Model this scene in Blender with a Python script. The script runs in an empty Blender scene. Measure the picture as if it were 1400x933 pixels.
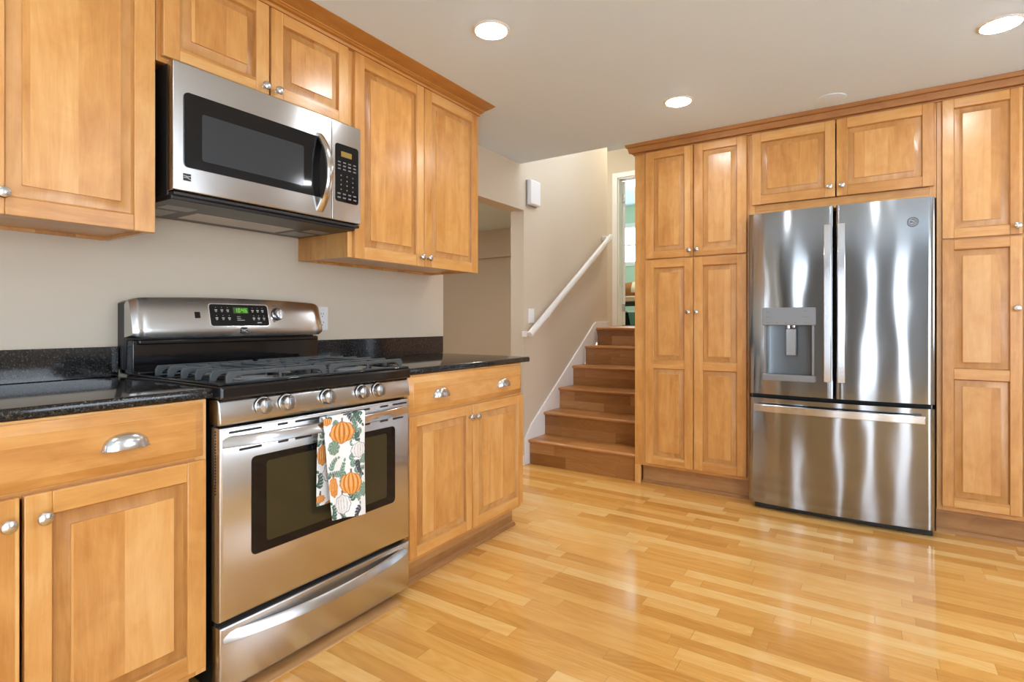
import bpy, bmesh, math, random
from mathutils import Vector, Matrix, noise as mnoise
random.seed(7)
S = bpy.context.scene
COL = S.collection
R = math.radians

# ------------------------------------------------------------------ camera
cam_d = bpy.data.cameras.new('camera')
cam = bpy.data.objects.new('camera', cam_d); COL.objects.link(cam)
cam.location = (2.2107, -0.8344, 1.0958)
cam.rotation_euler = (R(90), 0, R(33.2406))
cam_d.sensor_width = 36.0
cam_d.lens = 741.16 / 1400 * 36
cam_d.shift_x = -0.00312
cam_d.shift_y = -0.01804
cam_d.clip_start = 0.02
S.camera = cam
# ------------------------------------------------------------------ light, exposure
SKY = 4.4            # brightness of the daylight outside the windows
LED = 58.0           # brightness of a downlight lens
S.view_settings.view_transform = 'Standard'
S.view_settings.look = 'None'
S.view_settings.gamma = 1.0
S.view_settings.use_curve_mapping = False
S.view_settings.exposure = 0.84
w = bpy.data.worlds.new('world'); S.world = w; w.use_nodes = True
bgn = w.node_tree.nodes['Background']
bgn.inputs['Color'].default_value = (0.82, 0.93, 1.06, 1)
bgn.inputs['Strength'].default_value = SKY
try:
    S.cycles.max_bounces = 10; S.cycles.diffuse_bounces = 5; S.cycles.glossy_bounces = 4
    S.cycles.sample_clamp_indirect = 6.0
    S.cycles.use_denoising = True
except Exception:
    pass

CEIL = 2.305         # kitchen ceiling
WX = -0.02           # face of the left wall

# ------------------------------------------------------------------ materials
def nt(name):
    m = bpy.data.materials.new(name); m.use_nodes = True
    t = m.node_tree; b = t.nodes['Principled BSDF']
    return m, t, b
def N(t, typ, **kw):
    n = t.nodes.new(typ)
    for k, v in kw.items():
        if k in n.inputs.keys(): n.inputs[k].default_value = v
        else: setattr(n, k, v)
    return n
def L(t, a, b): t.links.new(a, b)
def math_n(t, op, a, b=None, c=None):
    n = t.nodes.new('ShaderNodeMath'); n.operation = op
    for i, v in enumerate((a, b, c)):
        if v is None: continue
        if isinstance(v, (int, float)): n.inputs[i].default_value = v
        else: t.links.new(v, n.inputs[i])
    return n.outputs[0]
def ramp(t, fac, stops):
    n = t.nodes.new('ShaderNodeValToRGB')
    el = n.color_ramp.elements
    while len(el) < len(stops): el.new(0.5)
    for e, (p, c) in zip(el, stops): e.position = p; e.color = (*c, 1)
    t.links.new(fac, n.inputs[0]); return n.outputs[0]
def mixc(t, fac, a, b, mode='MIX'):
    n = t.nodes.new('ShaderNodeMix'); n.data_type = 'RGBA'; n.blend_type = mode
    for sock, v in ((n.inputs[0], fac), (n.inputs[6], a), (n.inputs[7], b)):
        if isinstance(v, (int, float)): sock.default_value = v
        elif isinstance(v, tuple): sock.default_value = (*v, 1)
        else: t.links.new(v, sock)
    return n.outputs[2]
def comb(t, x, y, z=0.0):
    n = t.nodes.new('ShaderNodeCombineXYZ')
    for i, v in enumerate((x, y, z)):
        if isinstance(v, (int, float)): n.inputs[i].default_value = v
        else: t.links.new(v, n.inputs[i])
    return n.outputs[0]
def noise(t, vec, scale=1.0, detail=4.0, rough=0.55, dist=0.0):
    n = t.nodes.new('ShaderNodeTexNoise')
    n.inputs['Scale'].default_value = scale; n.inputs['Detail'].default_value = detail
    n.inputs['Roughness'].default_value = rough; n.inputs['Distortion'].default_value = dist
    t.links.new(vec, n.inputs['Vector']); return n.outputs[0]
def bump(t, b, h, strength, dist=0.001):
    n = t.nodes.new('ShaderNodeBump'); n.inputs['Strength'].default_value = strength
    n.inputs['Distance'].default_value = dist
    t.links.new(h, n.inputs['Height']); t.links.new(n.outputs[0], b.inputs['Normal'])
def white(t, vec, dims='2D'):
    n = t.nodes.new('ShaderNodeTexWhiteNoise'); n.noise_dimensions = dims
    t.links.new(vec, n.inputs['W' if dims == '1D' else 'Vector']); return n.outputs[0]

def plain(name, col, rough=0.5, metal=0.0, **kw):
    m, t, b = nt(name)
    b.inputs['Base Color'].default_value = (*col, 1)
    b.inputs['Roughness'].default_value = rough
    b.inputs['Metallic'].default_value = metal
    for k, v in kw.items(): b.inputs[k].default_value = v
    return m
def emit(name, col, strength, base=(0.8, 0.8, 0.8)):
    m, t, b = nt(name)
    b.inputs['Base Color'].default_value = (*base, 1)
    b.inputs['Emission Color'].default_value = (*col, 1)
    b.inputs['Emission Strength'].default_value = strength
    return m

def cabinet_wood(name, dark, mid, light, strip=0.105, rough=0.32, coat=0.4):
    m, t, b = nt(name)
    uv = N(t, 'ShaderNodeUVMap', uv_map='grain').outputs[0]
    sp = N(t, 'ShaderNodeSeparateXYZ'); L(t, uv, sp.inputs[0]); U, V = sp.outputs[0], sp.outputs[1]
    wob = noise(t, comb(t, math_n(t, 'MULTIPLY', U, 0.3), math_n(t, 'MULTIPLY', V, 0.7)), 1.0, 1.0)
    sid = math_n(t, 'FLOOR', math_n(t, 'DIVIDE', math_n(t, 'ADD', U, math_n(t, 'MULTIPLY', wob, 0.002)), strip))
    sv = white(t, sid, '1D')
    so = math_n(t, 'MULTIPLY', sv, 37.0)
    n1 = noise(t, comb(t, math_n(t, 'MULTIPLY', U, 17), math_n(t, 'ADD', math_n(t, 'MULTIPLY', V, 2.2), so)), 1.0, 5.0, 0.6, 0.9)
    n2 = noise(t, comb(t, math_n(t, 'MULTIPLY', U, 240), math_n(t, 'ADD', math_n(t, 'MULTIPLY', V, 9), so)), 1.0, 3.0, 0.6)
    n3 = noise(t, comb(t, math_n(t, 'MULTIPLY', U, 8), math_n(t, 'ADD', math_n(t, 'MULTIPLY', V, 5.5), so)), 1.0, 4.0, 0.55, 1.2)
    f = math_n(t, 'ADD', math_n(t, 'MULTIPLY', n1, 0.5), math_n(t, 'MULTIPLY', n3, 0.34))
    f = math_n(t, 'ADD', f, math_n(t, 'MULTIPLY', n2, 0.16))
    f = math_n(t, 'ADD', f, math_n(t, 'MULTIPLY', math_n(t, 'SUBTRACT', sv, 0.5), 0.24))
    c = ramp(t, f, [(0.30, dark), (0.5, mid), (0.70, light)])
    L(t, c, b.inputs['Base Color'])
    b.inputs['Roughness'].default_value = rough
    b.inputs['Coat Weight'].default_value = coat; b.inputs['Coat Roughness'].default_value = 0.22
    bump(t, b, n2, 0.05, 0.0005)
    return m

def laminate(name, tones, rough, width=0.0665, lmin=0.38, gap=0.0007, axis_x=True, coat=0.0):
    """strip flooring: boards along X of the object's own coordinates, random joints and tones"""
    m, t, b = nt(name)
    tc = N(t, 'ShaderNodeTexCoord').outputs['Object']
    sp = N(t, 'ShaderNodeSeparateXYZ'); L(t, tc, sp.inputs[0])
    if axis_x is True: A, B = sp.outputs[0], sp.outputs[1]
    else: A, B = sp.outputs[0], sp.outputs[2]
    row = math_n(t, 'FLOOR', math_n(t, 'DIVIDE', B, width))
    r1 = white(t, row, '1D')
    r2 = white(t, math_n(t, 'ADD', row, 71.3), '1D')
    ln = math_n(t, 'ADD', lmin, math_n(t, 'MULTIPLY', r2, 0.42))
    pos = math_n(t, 'DIVIDE', math_n(t, 'ADD', A, math_n(t, 'MULTIPLY', r1, 5.0)), ln)
    col = math_n(t, 'FLOOR', pos)
    cell = comb(t, row, col)
    cv = white(t, cell, '2D')
    co = math_n(t, 'MULTIPLY', cv, 53.0)
    n1 = noise(t, comb(t, math_n(t, 'ADD', math_n(t, 'MULTIPLY', A, 2.6), co), math_n(t, 'MULTIPLY', B, 26), co), 1.0, 5.0, 0.6, 0.9)
    n2 = noise(t, comb(t, math_n(t, 'ADD', math_n(t, 'MULTIPLY', A, 12), co), math_n(t, 'MULTIPLY', B, 220), co), 1.0, 3.0, 0.6)
    # cathedral figure: rings cut lengthwise
    nb = noise(t, comb(t, math_n(t, 'ADD', math_n(t, 'MULTIPLY', A, 1.5), co), math_n(t, 'MULTIPLY', B, 9.0), co), 1.0, 1.0, 0.4, 0.3)
    ring = math_n(t, 'ABSOLUTE', math_n(t, 'SUBTRACT', math_n(t, 'FRACT', math_n(t, 'MULTIPLY', nb, 13.0)), 0.5))
    f = math_n(t, 'ADD', math_n(t, 'MULTIPLY', cv, 0.44), math_n(t, 'MULTIPLY', n1, 0.34))
    f = math_n(t, 'ADD', f, math_n(t, 'MULTIPLY', n2, 0.12))
    f = math_n(t, 'ADD', f, math_n(t, 'MULTIPLY', ring, 0.17))
    c = ramp(t, f, tones)
    fb = math_n(t, 'FRACT', math_n(t, 'DIVIDE', B, width))
    eb = math_n(t, 'MINIMUM', fb, math_n(t, 'SUBTRACT', 1.0, fb))
    fa = math_n(t, 'FRACT', pos)
    ea = math_n(t, 'MINIMUM', fa, math_n(t, 'SUBTRACT', 1.0, fa))
    seam = math_n(t, 'MAXIMUM', math_n(t, 'LESS_THAN', eb, gap / width), math_n(t, 'LESS_THAN', ea, 0.0016))
    c = mixc(t, math_n(t, 'MULTIPLY', seam, 0.45), c, (0.22, 0.09, 0.025))
    L(t, c, b.inputs['Base Color'])
    b.inputs['Roughness'].default_value = rough
    if coat: b.inputs['Coat Weight'].default_value = coat; b.inputs['Coat Roughness'].default_value = 0.08
    bump(t, b, n2, 0.03, 0.0005)
    return m

def granite():
    m, t, b = nt('black_granite')
    tc = N(t, 'ShaderNodeTexCoord').outputs['Object']
    n1 = noise(t, tc, 150.0, 3.0, 0.75)
    n2 = noise(t, tc, 90.0, 4.0, 0.7)
    v = N(t, 'ShaderNodeTexVoronoi'); v.inputs['Scale'].default_value = 170.0; L(t, tc, v.inputs['Vector'])
    c1 = ramp(t, n1, [(0.50, (0.006, 0.006, 0.007)), (0.60, (0.018, 0.019, 0.02)), (0.72, (0.16, 0.16, 0.155))])
    c2 = ramp(t, n2, [(0.55, (0, 0, 0)), (0.72, (0.07, 0.05, 0.03))])
    c = mixc(t, 1.0, c1, c2, 'ADD')
    sp = math_n(t, 'LESS_THAN', v.outputs['Distance'], 0.16)
    c = mixc(t, math_n(t, 'MULTIPLY', sp, 0.7), c, (0.16, 0.16, 0.15))
    L(t, c, b.inputs['Base Color'])
    b.inputs['Roughness'].default_value = 0.09
    return m

def steel(name, col=(0.60, 0.60, 0.60), rough=0.27, aniso=0.75, rot=0.0, wav=0.0, brush=True):
    """brushed stainless; the grain uv runs along the brush marks"""
    m, t, b = nt(name)
    uv = N(t, 'ShaderNodeUVMap', uv_map='grain').outputs[0]
    sp = N(t, 'ShaderNodeSeparateXYZ'); L(t, uv, sp.inputs[0])
    n1 = noise(t, comb(t, math_n(t, 'MULTIPLY', sp.outputs[0], 900), math_n(t, 'MULTIPLY', sp.outputs[1], 14)), 1.0, 2.0, 0.6)
    c = mixc(t, n1, tuple(x * 0.93 for x in col), tuple(min(1, x * 1.07) for x in col))
    L(t, c, b.inputs['Base Color'])
    b.inputs['Metallic'].default_value = 1.0
    b.inputs['Roughness'].default_value = rough
    b.inputs['Anisotropic'].default_value = aniso
    b.inputs['Anisotropic Rotation'].default_value = rot
    tg = N(t, 'ShaderNodeTangent', direction_type='UV_MAP', uv_map='grain')
    L(t, tg.outputs[0], b.inputs['Tangent'])
    if wav:
        tc = N(t, 'ShaderNodeTexCoord').outputs['Object']
        mp = N(t, 'ShaderNodeMapping'); mp.inputs['Scale'].default_value = (1.0, 1.0, 0.45); L(t, tc, mp.inputs[0])
        bump(t, b, noise(t, mp.outputs[0], 5.0, 1.0, 0.4), wav, 0.02)
    return m

def paint(name, col, rough=0.6, tex=0.0, scale=260.0):
    m, t, b = nt(name)
    b.inputs['Base Color'].default_value = (*col, 1)
    b.inputs['Roughness'].default_value = rough
    if tex:
        tc = N(t, 'ShaderNodeTexCoord').outputs['Object']
        bump(t, b, noise(t, tc, scale, 2.0, 0.5), tex, 0.0015)
    return m

M = {}
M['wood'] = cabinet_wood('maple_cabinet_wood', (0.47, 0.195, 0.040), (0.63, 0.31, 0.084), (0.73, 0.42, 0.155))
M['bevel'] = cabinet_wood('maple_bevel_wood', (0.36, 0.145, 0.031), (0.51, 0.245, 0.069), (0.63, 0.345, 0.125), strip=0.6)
M['crown'] = cabinet_wood('shaded_crown_wood', (0.26, 0.092, 0.016), (0.35, 0.140, 0.028), (0.45, 0.200, 0.05), strip=0.4, rough=0.5, coat=0.03)  # crown wood of the back run, darkened: its shade is in the colour
M['crown_light'] = cabinet_wood('honey_crown_wood', (0.40, 0.165, 0.033), (0.52, 0.245, 0.06), (0.60, 0.31, 0.09), strip=0.4, coat=0.1)  # lighter copy of the crown wood, for the better lit left run
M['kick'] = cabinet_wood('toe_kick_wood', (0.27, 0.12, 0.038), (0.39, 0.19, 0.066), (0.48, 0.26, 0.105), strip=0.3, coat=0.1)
M['inside'] = plain('cabinet_underside', (0.30, 0.13, 0.04), 0.5)
M['floor'] = laminate('laminate_floor', [(0.22, (0.54, 0.245, 0.05)), (0.45, (0.70, 0.36, 0.088)), (0.62, (0.77, 0.44, 0.135)), (0.85, (0.86, 0.60, 0.27))], 0.12)
M['stair'] = laminate('shaded_stair_laminate', [(0.22, (0.24, 0.095, 0.024)), (0.5, (0.36, 0.155, 0.045)), (0.8, (0.50, 0.26, 0.10))], 0.28, width=0.088, axis_x=False)  # floor laminate darkened; the shade on the stairs is put into its tones
M['tread'] = laminate('tread_laminate', [(0.22, (0.34, 0.13, 0.03)), (0.5, (0.46, 0.20, 0.055)), (0.8, (0.58, 0.30, 0.11))], 0.35, width=0.09)  # floor laminate in darker tones, stair shade put into the colour
M['nosing'] = cabinet_wood('nosing_wood', (0.36, 0.14, 0.035), (0.48, 0.21, 0.065), (0.56, 0.27, 0.095), strip=0.5)
M['granite'] = granite()
M['steel'] = steel('brushed_steel', rough=0.25)
M['fsteel'] = steel('fridge_steel', (0.33, 0.335, 0.34), rough=0.11, aniso=0.85, wav=0.15)
M['smooth_steel'] = steel('polished_steel', (0.68, 0.68, 0.69), rough=0.16, aniso=0.3)
M['nickel'] = plain('satin_nickel', (0.62, 0.62, 0.62), 0.24, 1.0)
M['grip'] = plain('dark_satin_metal', (0.30, 0.31, 0.32), 0.3, 1.0)
M['enamel'] = plain('black_enamel', (0.008, 0.008, 0.009), 0.07)
M['black'] = plain('black_plastic', (0.012, 0.012, 0.013), 0.35)
M['gasket'] = plain('black_gasket', (0.008, 0.008, 0.008), 0.6)
M['iron'] = plain('cast_iron', (0.062, 0.073, 0.08), 0.3, 0.0)
M['glass'] = plain('black_glass', (0.006, 0.006, 0.007), 0.04, **{'Specular IOR Level': 0.35})
M['mesh_glass'] = plain('tinted_mesh_glass', (0.035, 0.04, 0.045), 0.10, **{'Specular IOR Level': 0.4})
M['oven_glass'] = plain('tinted_oven_glass', (0.035, 0.03, 0.015), 0.06)
M['grey_plastic'] = plain('grey_plastic', (0.25, 0.26, 0.27), 0.35)
M['disp'] = plain('dispenser_grey', (0.26, 0.265, 0.27), 0.32, 0.7)
M['disp_in'] = plain('dispenser_recess_grey', (0.13, 0.15, 0.165), 0.3, 0.6)
M['filter'] = plain('aluminium_filter', (0.58, 0.53, 0.48), 0.5, 0.3)
M['wall'] = paint('beige_wall_paint', (0.61, 0.53, 0.418), 0.55, 0.16)
M['ceil'] = paint('ceiling_paint', (0.72, 0.855, 0.98), 0.7, 0.12)
M['white'] = plain('white_trim_paint', (0.80, 0.80, 0.79), 0.35)
M['plate'] = plain('white_plastic', (0.80, 0.81, 0.82), 0.3)
M['slot'] = plain('dark_slot', (0.02, 0.02, 0.02), 0.6)
M['rear_dim'] = paint('dimmed_rear_wall_paint', (0.20, 0.195, 0.19), 0.6)  # rear wall colour darkened so the refrigerator reflects a dim room
M['green'] = paint('green_wall_paint', (0.50, 0.66, 0.52), 0.6)
M['led'] = emit('downlight_lens', (0.95, 0.985, 1.04), LED)
M['led_landing_fill'] = emit('landing_fill_lens', (1.0, 0.93, 0.78), LED * 4.6)  # lens of the added lamp over the landing
M['led_hall_fill'] = emit('hall_fill_lens', (1.0, 0.97, 0.90), LED * 5.8)  # lens of the added lamp in the hall
M['green_led'] = emit('green_digit', (0.25, 0.9, 0.05), 0.5, (0.02, 0.05, 0.01))
M['green_glow'] = emit('green_display', (0.05, 0.16, 0.01), 0.2, (0.01, 0.03, 0.01))
M['amber'] = emit('amber_display', (0.45, 0.26, 0.02), 0.25, (0.1, 0.06, 0.01))
M['mark'] = plain('printed_white', (0.45, 0.46, 0.46), 0.5)
M['mark_dim'] = plain('printed_grey', (0.16, 0.17, 0.18), 0.5)

# ------------------------------------------------------------------ mesh helpers
def mapL(u, v, n): return (n, u, v)          # left run: faces +x, u along y
def mapB(u, v, n): return (u, -n, v)         # back run: faces -y, n = -y
def mapW(x, y, z): return (x, y, z)
class MB:
    def __init__(s, f=mapW): s.f = f; s.v = []; s.fc = []; s.uv = []; s.mi = []; s.off = (0, 0)
    def board(s):
        s.off = (round(random.uniform(0, 40)) * 0.105 + 0.02, random.uniform(0, 30))
    def face(s, idx, grain='v', mi=0):
        P = [s.v[i] for i in idx]
        a = Vector(P[1]) - Vector(P[0]); nrm = Vector((0, 0, 0))
        for i in range(len(P)):
            p, q = Vector(P[i]), Vector(P[(i + 1) % len(P)]); nrm += p.cross(q)
        if nrm.length < 1e-12: nrm = Vector((0, 0, 1))
        nn = [abs(c) for c in nrm]
        g = 'uvn'.index(grain); k = nn.index(max(nn))
        rest = [i for i in range(3) if i != g and i != k]
        o = rest[0] if rest else [i for i in range(3) if i != g][0]
        gg = g if g != k else [i for i in range(3) if i != k and i != o][0]
        s.fc.append(tuple(idx)); s.mi.append(mi)
        s.uv.append([(p[o] + s.off[0], p[gg] * (1 if gg == g else 0.2) + s.off[1]) for p in P])
    def vert(s, *p): s.v.append(tuple(p)); return len(s.v) - 1
    def box(s, u0, u1, v0, v1, n0, n1, grain='v', mi=0):
        s.board()
        b = [s.vert(u, v, n) for n in (n0, n1) for v in (v0, v1) for u in (u0, u1)]
        for q in ((0, 2, 3, 1), (4, 5, 7, 6), (0, 1, 5, 4), (2, 6, 7, 3), (0, 4, 6, 2), (1, 3, 7, 5)):
            s.face([b[i] for i in q], grain, mi)
        return s
    def rects(s, loops, grain='v', mi=0, cap0=True, cap1=True):
        """loft through rectangles (u0,u1,v0,v1,n)"""
        s.board(); rs = []
        for (u0, u1, v0, v1, n) in loops:
            rs.append([s.vert(u0, v0, n), s.vert(u1, v0, n), s.vert(u1, v1, n), s.vert(u0, v1, n)])
        for a, b in zip(rs, rs[1:]):
            for i in range(4):
                j = (i + 1) % 4; s.face([a[i], a[j], b[j], b[i]], grain, mi)
        if cap0: s.face(rs[0][::-1], grain, mi)
        if cap1: s.face(rs[-1], grain, mi)
        return s
    def loft(s, rings, grain='v', mi=0, cap0=True, cap1=True, closed=True):
        s.board(); rs = [[s.vert(*p) for p in r] for r in rings]; n = len(rs[0])
        for a, b in zip(rs, rs[1:]):
            for i in range(n if closed else n - 1):
                j = (i + 1) % n; s.face([a[i], a[j], b[j], b[i]], grain, mi)
        if cap0: s.face(rs[0][::-1], grain, mi)
        if cap1: s.face(rs[-1], grain, mi)
        return s
    def prism(s, poly, axis, a0, a1, grain='v', mi=0):
        """polygon in the two other axes, pushed along axis u/v/n"""
        k = 'uvn'.index(axis)
        def mk(p, a):
            q = list(p); q.insert(k, a); return q
        return s.loft([[mk(p, a0) for p in poly], [mk(p, a1) for p in poly]], grain, mi)
    def rrect(s, u0, u1, v0, v1, n0, n1, r, grain='v', mi=0, seg=5):
        return s.prism(rr(u0, u1, v0, v1, r, seg), 'n', n0, n1, grain, mi)
    def lathe(s, c, axis, prof, seg=20, grain='v', mi=0, sq=(1, 1)):
        k = 'uvn'.index(axis); o = [i for i in range(3) if i != k]; rings = []
        for (r, h) in prof:
            ring = []
            for i in range(seg):
                a = 2 * math.pi * i / seg; p = list(c)
                p[o[0]] += r * math.cos(a) * sq[0]; p[o[1]] += r * math.sin(a) * sq[1]; p[k] += h
                ring.append(p)
            rings.append(ring)
        return s.loft(rings, grain, mi)
    def sweep(s, path, prof, up, grain='v', mi=0):
        """profile (a,b) carried along a path; b points along up"""
        s_up = Vector(up); rings = []; P = [Vector(p) for p in path]
        for i, p in enumerate(P):
            d = (P[min(i + 1, len(P) - 1)] - P[max(i - 1, 0)]).normalized()
            side = d.cross(s_up).normalized(); upv = side.cross(d).normalized()
            rings.append([tuple(p + side * a + upv * b) for a, b in prof])
        return s.loft(rings, grain, mi)
    def tube(s, path, r, seg=10, up=(0, 1, 0), grain='v', mi=0):
        pr = [(r * math.cos(2 * math.pi * i / seg), r * math.sin(2 * math.pi * i / seg)) for i in range(seg)]
        return s.sweep(path, pr, up, grain, mi)
    def build(s, name, mats, parent=None, bevel=0.0, seg=2, smooth=32, fixn=True):
        if not isinstance(mats, (list, tuple)): mats = [mats]
        loc = Vector(parent['_loc']) if parent is not None and '_loc' in parent else Vector((0, 0, 0))
        me = bpy.data.meshes.new(name)
        me.from_pydata([tuple(Vector(s.f(*p)) - loc) for p in s.v], [], s.fc)
        for m in mats: me.materials.append(m)
        ul = me.uv_layers.new(name='grain')
        i = 0
        for p, uvs in zip(me.polygons, s.uv):
            for k in range(p.loop_total): ul.data[p.loop_start + k].uv = uvs[k]
        me.polygons.foreach_set('material_index', s.mi)
        if fixn:
            bm = bmesh.new(); bm.from_mesh(me)
            bmesh.ops.recalc_face_normals(bm, faces=bm.faces); bm.to_mesh(me); bm.free()
        if smooth:
            me.polygons.foreach_set('use_smooth', [True] * len(me.polygons))
            me.set_sharp_from_angle(angle=R(smooth))
        o = bpy.data.objects.new(name, me); COL.objects.link(o)
        if bevel:
            bv = o.modifiers.new('edge', 'BEVEL'); bv.width = bevel; bv.segments = seg
            bv.limit_method = 'ANGLE'; bv.angle_limit = R(40); bv.harden_normals = False
        if parent is not None:
            o.parent = parent; o['_loc'] = tuple(loc)
        return o
def rr(u0, u1, v0, v1, r, seg=5):
    out = []
    for (cx, cy, a0) in ((u1 - r, v0 + r, -90), (u1 - r, v1 - r, 0), (u0 + r, v1 - r, 90), (u0 + r, v0 + r, 180)):
        for i in range(seg + 1):
            a = R(a0 + 90 * i / seg); out.append((cx + r * math.cos(a), cy + r * math.sin(a)))
    return out
def thing(name, label, cat, loc, group=None):
    o = bpy.data.objects.new(name, None); COL.objects.link(o); o.location = loc
    o.empty_display_size = 0.1; o['_loc'] = tuple(loc)
    o['label'] = label; o['category'] = cat
    if group: o['group'] = group
    return o
def tag(o, label, cat, group=None):
    o['label'] = label; o['category'] = cat
    if group: o['group'] = group
    return o
def struct(o, label=None):
    o['kind'] = 'structure'
    if label: o['label'] = label
    return o

# ================================================================== THE SETTING
RX, RY = 4.6, -3.5          # right and rear walls of the kitchen
YB = 2.70                   # face of the doors of the back run
def wbox(name, b, mat, parent=None, bevel=0):
    return MB().box(*b).build(name, mat, parent, bevel)

struct(wbox('floor', (WX, RX, RY, 3.32, -0.05, 0.0), M['floor']), 'honey coloured strip laminate kitchen floor')
struct(wbox('ceiling', (WX - 0.12, RX, RY, 2.64, CEIL, CEIL + 0.2), M['ceil']), 'pale grey kitchen ceiling')
struct(wbox('ceiling_soffit', (0.90, RX, 2.64, 3.45, CEIL, CEIL + 0.2), M['ceil']))

struct(wbox('wall_header', (WX - 0.12, WX, 1.75, 2.69, 1.96, 3.5), M['wall']), 'beige wall above the opening to the hall')
struct(wbox('wall_stair', (WX - 0.12, WX, 2.69, 4.27, 0, 3.5), M['wall']), 'beige wall beside the stairs')
struct(wbox('wall_back', (0.88, RX, 3.32, 3.44, 0, 3.5), M['wall']))
struct(wbox('wall_stair_right', (0.88, 1.0, 3.44, 6.1, 0, 3.5), M['wall']))
struct(wbox('wall_upper', (-0.14, 0.88, 2.55, 2.64, CEIL + 0.2, 3.5), M['wall']))
# rear wall; its unseen windows are added for light and refrigerator streaks
def holed_wall(name, axis, pos, thick, a0, a1, z0, z1, holes, mat):
    """wall with rectangular openings, as one mesh"""
    m = MB(); xs = sorted({a0, a1, *[h[0] for h in holes], *[h[1] for h in holes]})
    for i in range(len(xs) - 1):
        p, q = xs[i], xs[i + 1]; c = (p + q) / 2
        hs = sorted([(h[2], h[3]) for h in holes if h[0] <= c <= h[1]])
        zz = z0
        for (ha, hb) in hs + [(z1, z1)]:
            if ha > zz:
                if axis == 'x': m.box(p, q, pos, pos + thick, zz, ha)
                else: m.box(pos, pos + thick, p, q, zz, ha)
            zz = hb
    return struct(m.build(name, mat))
REAR = [(0.45, 0.85, 0.9, 2.1), (1.75, 2.0, 0.05, 2.1), (2.65, 3.0, 0.05, 2.1), (3.55, 4.0, 0.05, 2.1)]
holed_wall('wall_rear', 'x', RY - 0.15, 0.15, WX - 0.12, RX, 0, CEIL, REAR, M['rear_dim'])
RIGHT = [(-3.3, -0.9, 0.05, 2.1), (0.6, 1.9, 0.9, 2.1)]  # unseen windows added to brighten the ceiling and pantry
holed_wall('wall_right', 'y', RX, 0.15, RY, 3.44, 0, CEIL, RIGHT, M['wall'])
wn = 0
def window_frame(axis, pos, h):
    global wn; wn += 1
    m = MB(); a0, a1, z0, z1 = h; t = 0.05
    for (p, q, r, s_) in ((a0, a0 + t, z0, z1), (a1 - t, a1, z0, z1), (a0 + t, a1 - t, z0, z0 + t), (a0 + t, a1 - t, z1 - t, z1)):
        if axis == 'x': m.box(p, q, pos, pos + 0.06, r, s_)
        else: m.box(pos, pos + 0.06, p, q, r, s_)
    struct(m.build('window_%d' % wn, M['white']))  # unseen window, added to let light in
for h in REAR: window_frame('x', RY - 0.1, h)
for h in RIGHT: window_frame('y', RX + 0.04, h)
LEFT = [(-2.1, -1.65, 0.05, 2.1), (-3.05, -2.8, 0.05, 2.1)]  # unseen windows added as bright streaks for the refrigerator to reflect
wl = holed_wall('wall_left', 'y', WX - 0.12, 0.12, RY, 1.75, 0, CEIL, LEFT, M['wall'])
wl['label'] = 'beige wall behind the range'
for h in LEFT: window_frame('y', WX - 0.1, h)
# hall beyond the opening
struct(wbox('floor_hall', (-2.6, WX, -0.6, 4.27, -0.05, -0.001), M['floor']))
struct(wbox('ceiling_hall', (-2.6, WX - 0.12, -0.6, 4.2, 2.156, 2.26), M['ceil']))
struct(wbox('wall_hall_soffit', (-2.6, WX - 0.12, 4.2, 4.3, 1.84, 2.26), M['wall']))
struct(wbox('wall_hall_far', (-2.6, WX - 0.12, 4.26, 4.3, 0, 1.84), M['wall']))
struct(wbox('wall_hall_side', (-2.7, -2.6, -0.6, 4.3, 0, 2.26), M['wall']))
struct(wbox('wall_hall_near', (-2.7, WX - 0.12, -0.7, -0.6, 0, 2.26), M['wall']))
# landing and upper storey
struct(MB().box(-2.6, 0.88, 4.31, 6.10, 0.98, 1.046).box(WX, 0.88, 4.0, 4.31, 0.98, 1.046).build('floor_landing', M['tread']))
struct(wbox('ceiling_upper', (-2.9, 1.0, 2.55, 9.9, 3.45, 3.55), M['ceil']))
DY = 6.10
struct(wbox('wall_landing_end', (-2.7, -2.6, 4.3, DY, 1.0, 3.5), M['wall']))
struct(wbox('wall_landing_near', (-2.6, WX - 0.12, 4.27, 4.30, 2.26, 3.5), M['wall']))
DX0, DX1 = -0.665, 0.10
holed_wall('wall_landing_far', 'x', DY, 0.12, -2.7, 1.0, 1.0, 3.5, [(DX0, DX1, 1.0, 3.06)], M['wall'])
d = MB()
d.box(DX0 - 0.075, DX0, DY - 0.018, DY, 1.046, 3.13); d.box(DX1, DX1 + 0.075, DY - 0.018, DY, 1.046, 3.13)
d.box(DX0, DX1, DY - 0.018, DY, 3.06, 3.13)
d.box(DX0, DX0 + 0.018, DY, DY + 0.12, 1.046, 3.06); d.box(DX1 - 0.018, DX1, DY, DY + 0.12, 1.046, 3.06)
d.box(DX0, DX1, DY, DY + 0.12, 3.042, 3.06)
d1 = struct(d.build('door_1', M['white'], None, 0.004), 'white bedroom door frame at the top of the stairs')
lx, ly, la = DX0 + 0.02, DY + 0.125, R(25)
pl = [(lx + a_ * math.cos(la) - b_ * math.sin(la), ly + a_ * math.sin(la) + b_ * math.cos(la)) for a_, b_ in ((0, 0), (0.035, 0), (0.035, 0.735), (0, 0.735))]
lf = MB().prism(pl, 'n', 1.06, 3.04).build('door_leaf', M['white'], None, 0.003)
lf.parent = d1
for z in (1.3, 2.8):
    MB().box(DX0 + 0.018, DX0 + 0.058, DY + 0.1, DY + 0.125, z - 0.05, z + 0.05).build('hinge', M['nickel']).parent = d1
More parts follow.
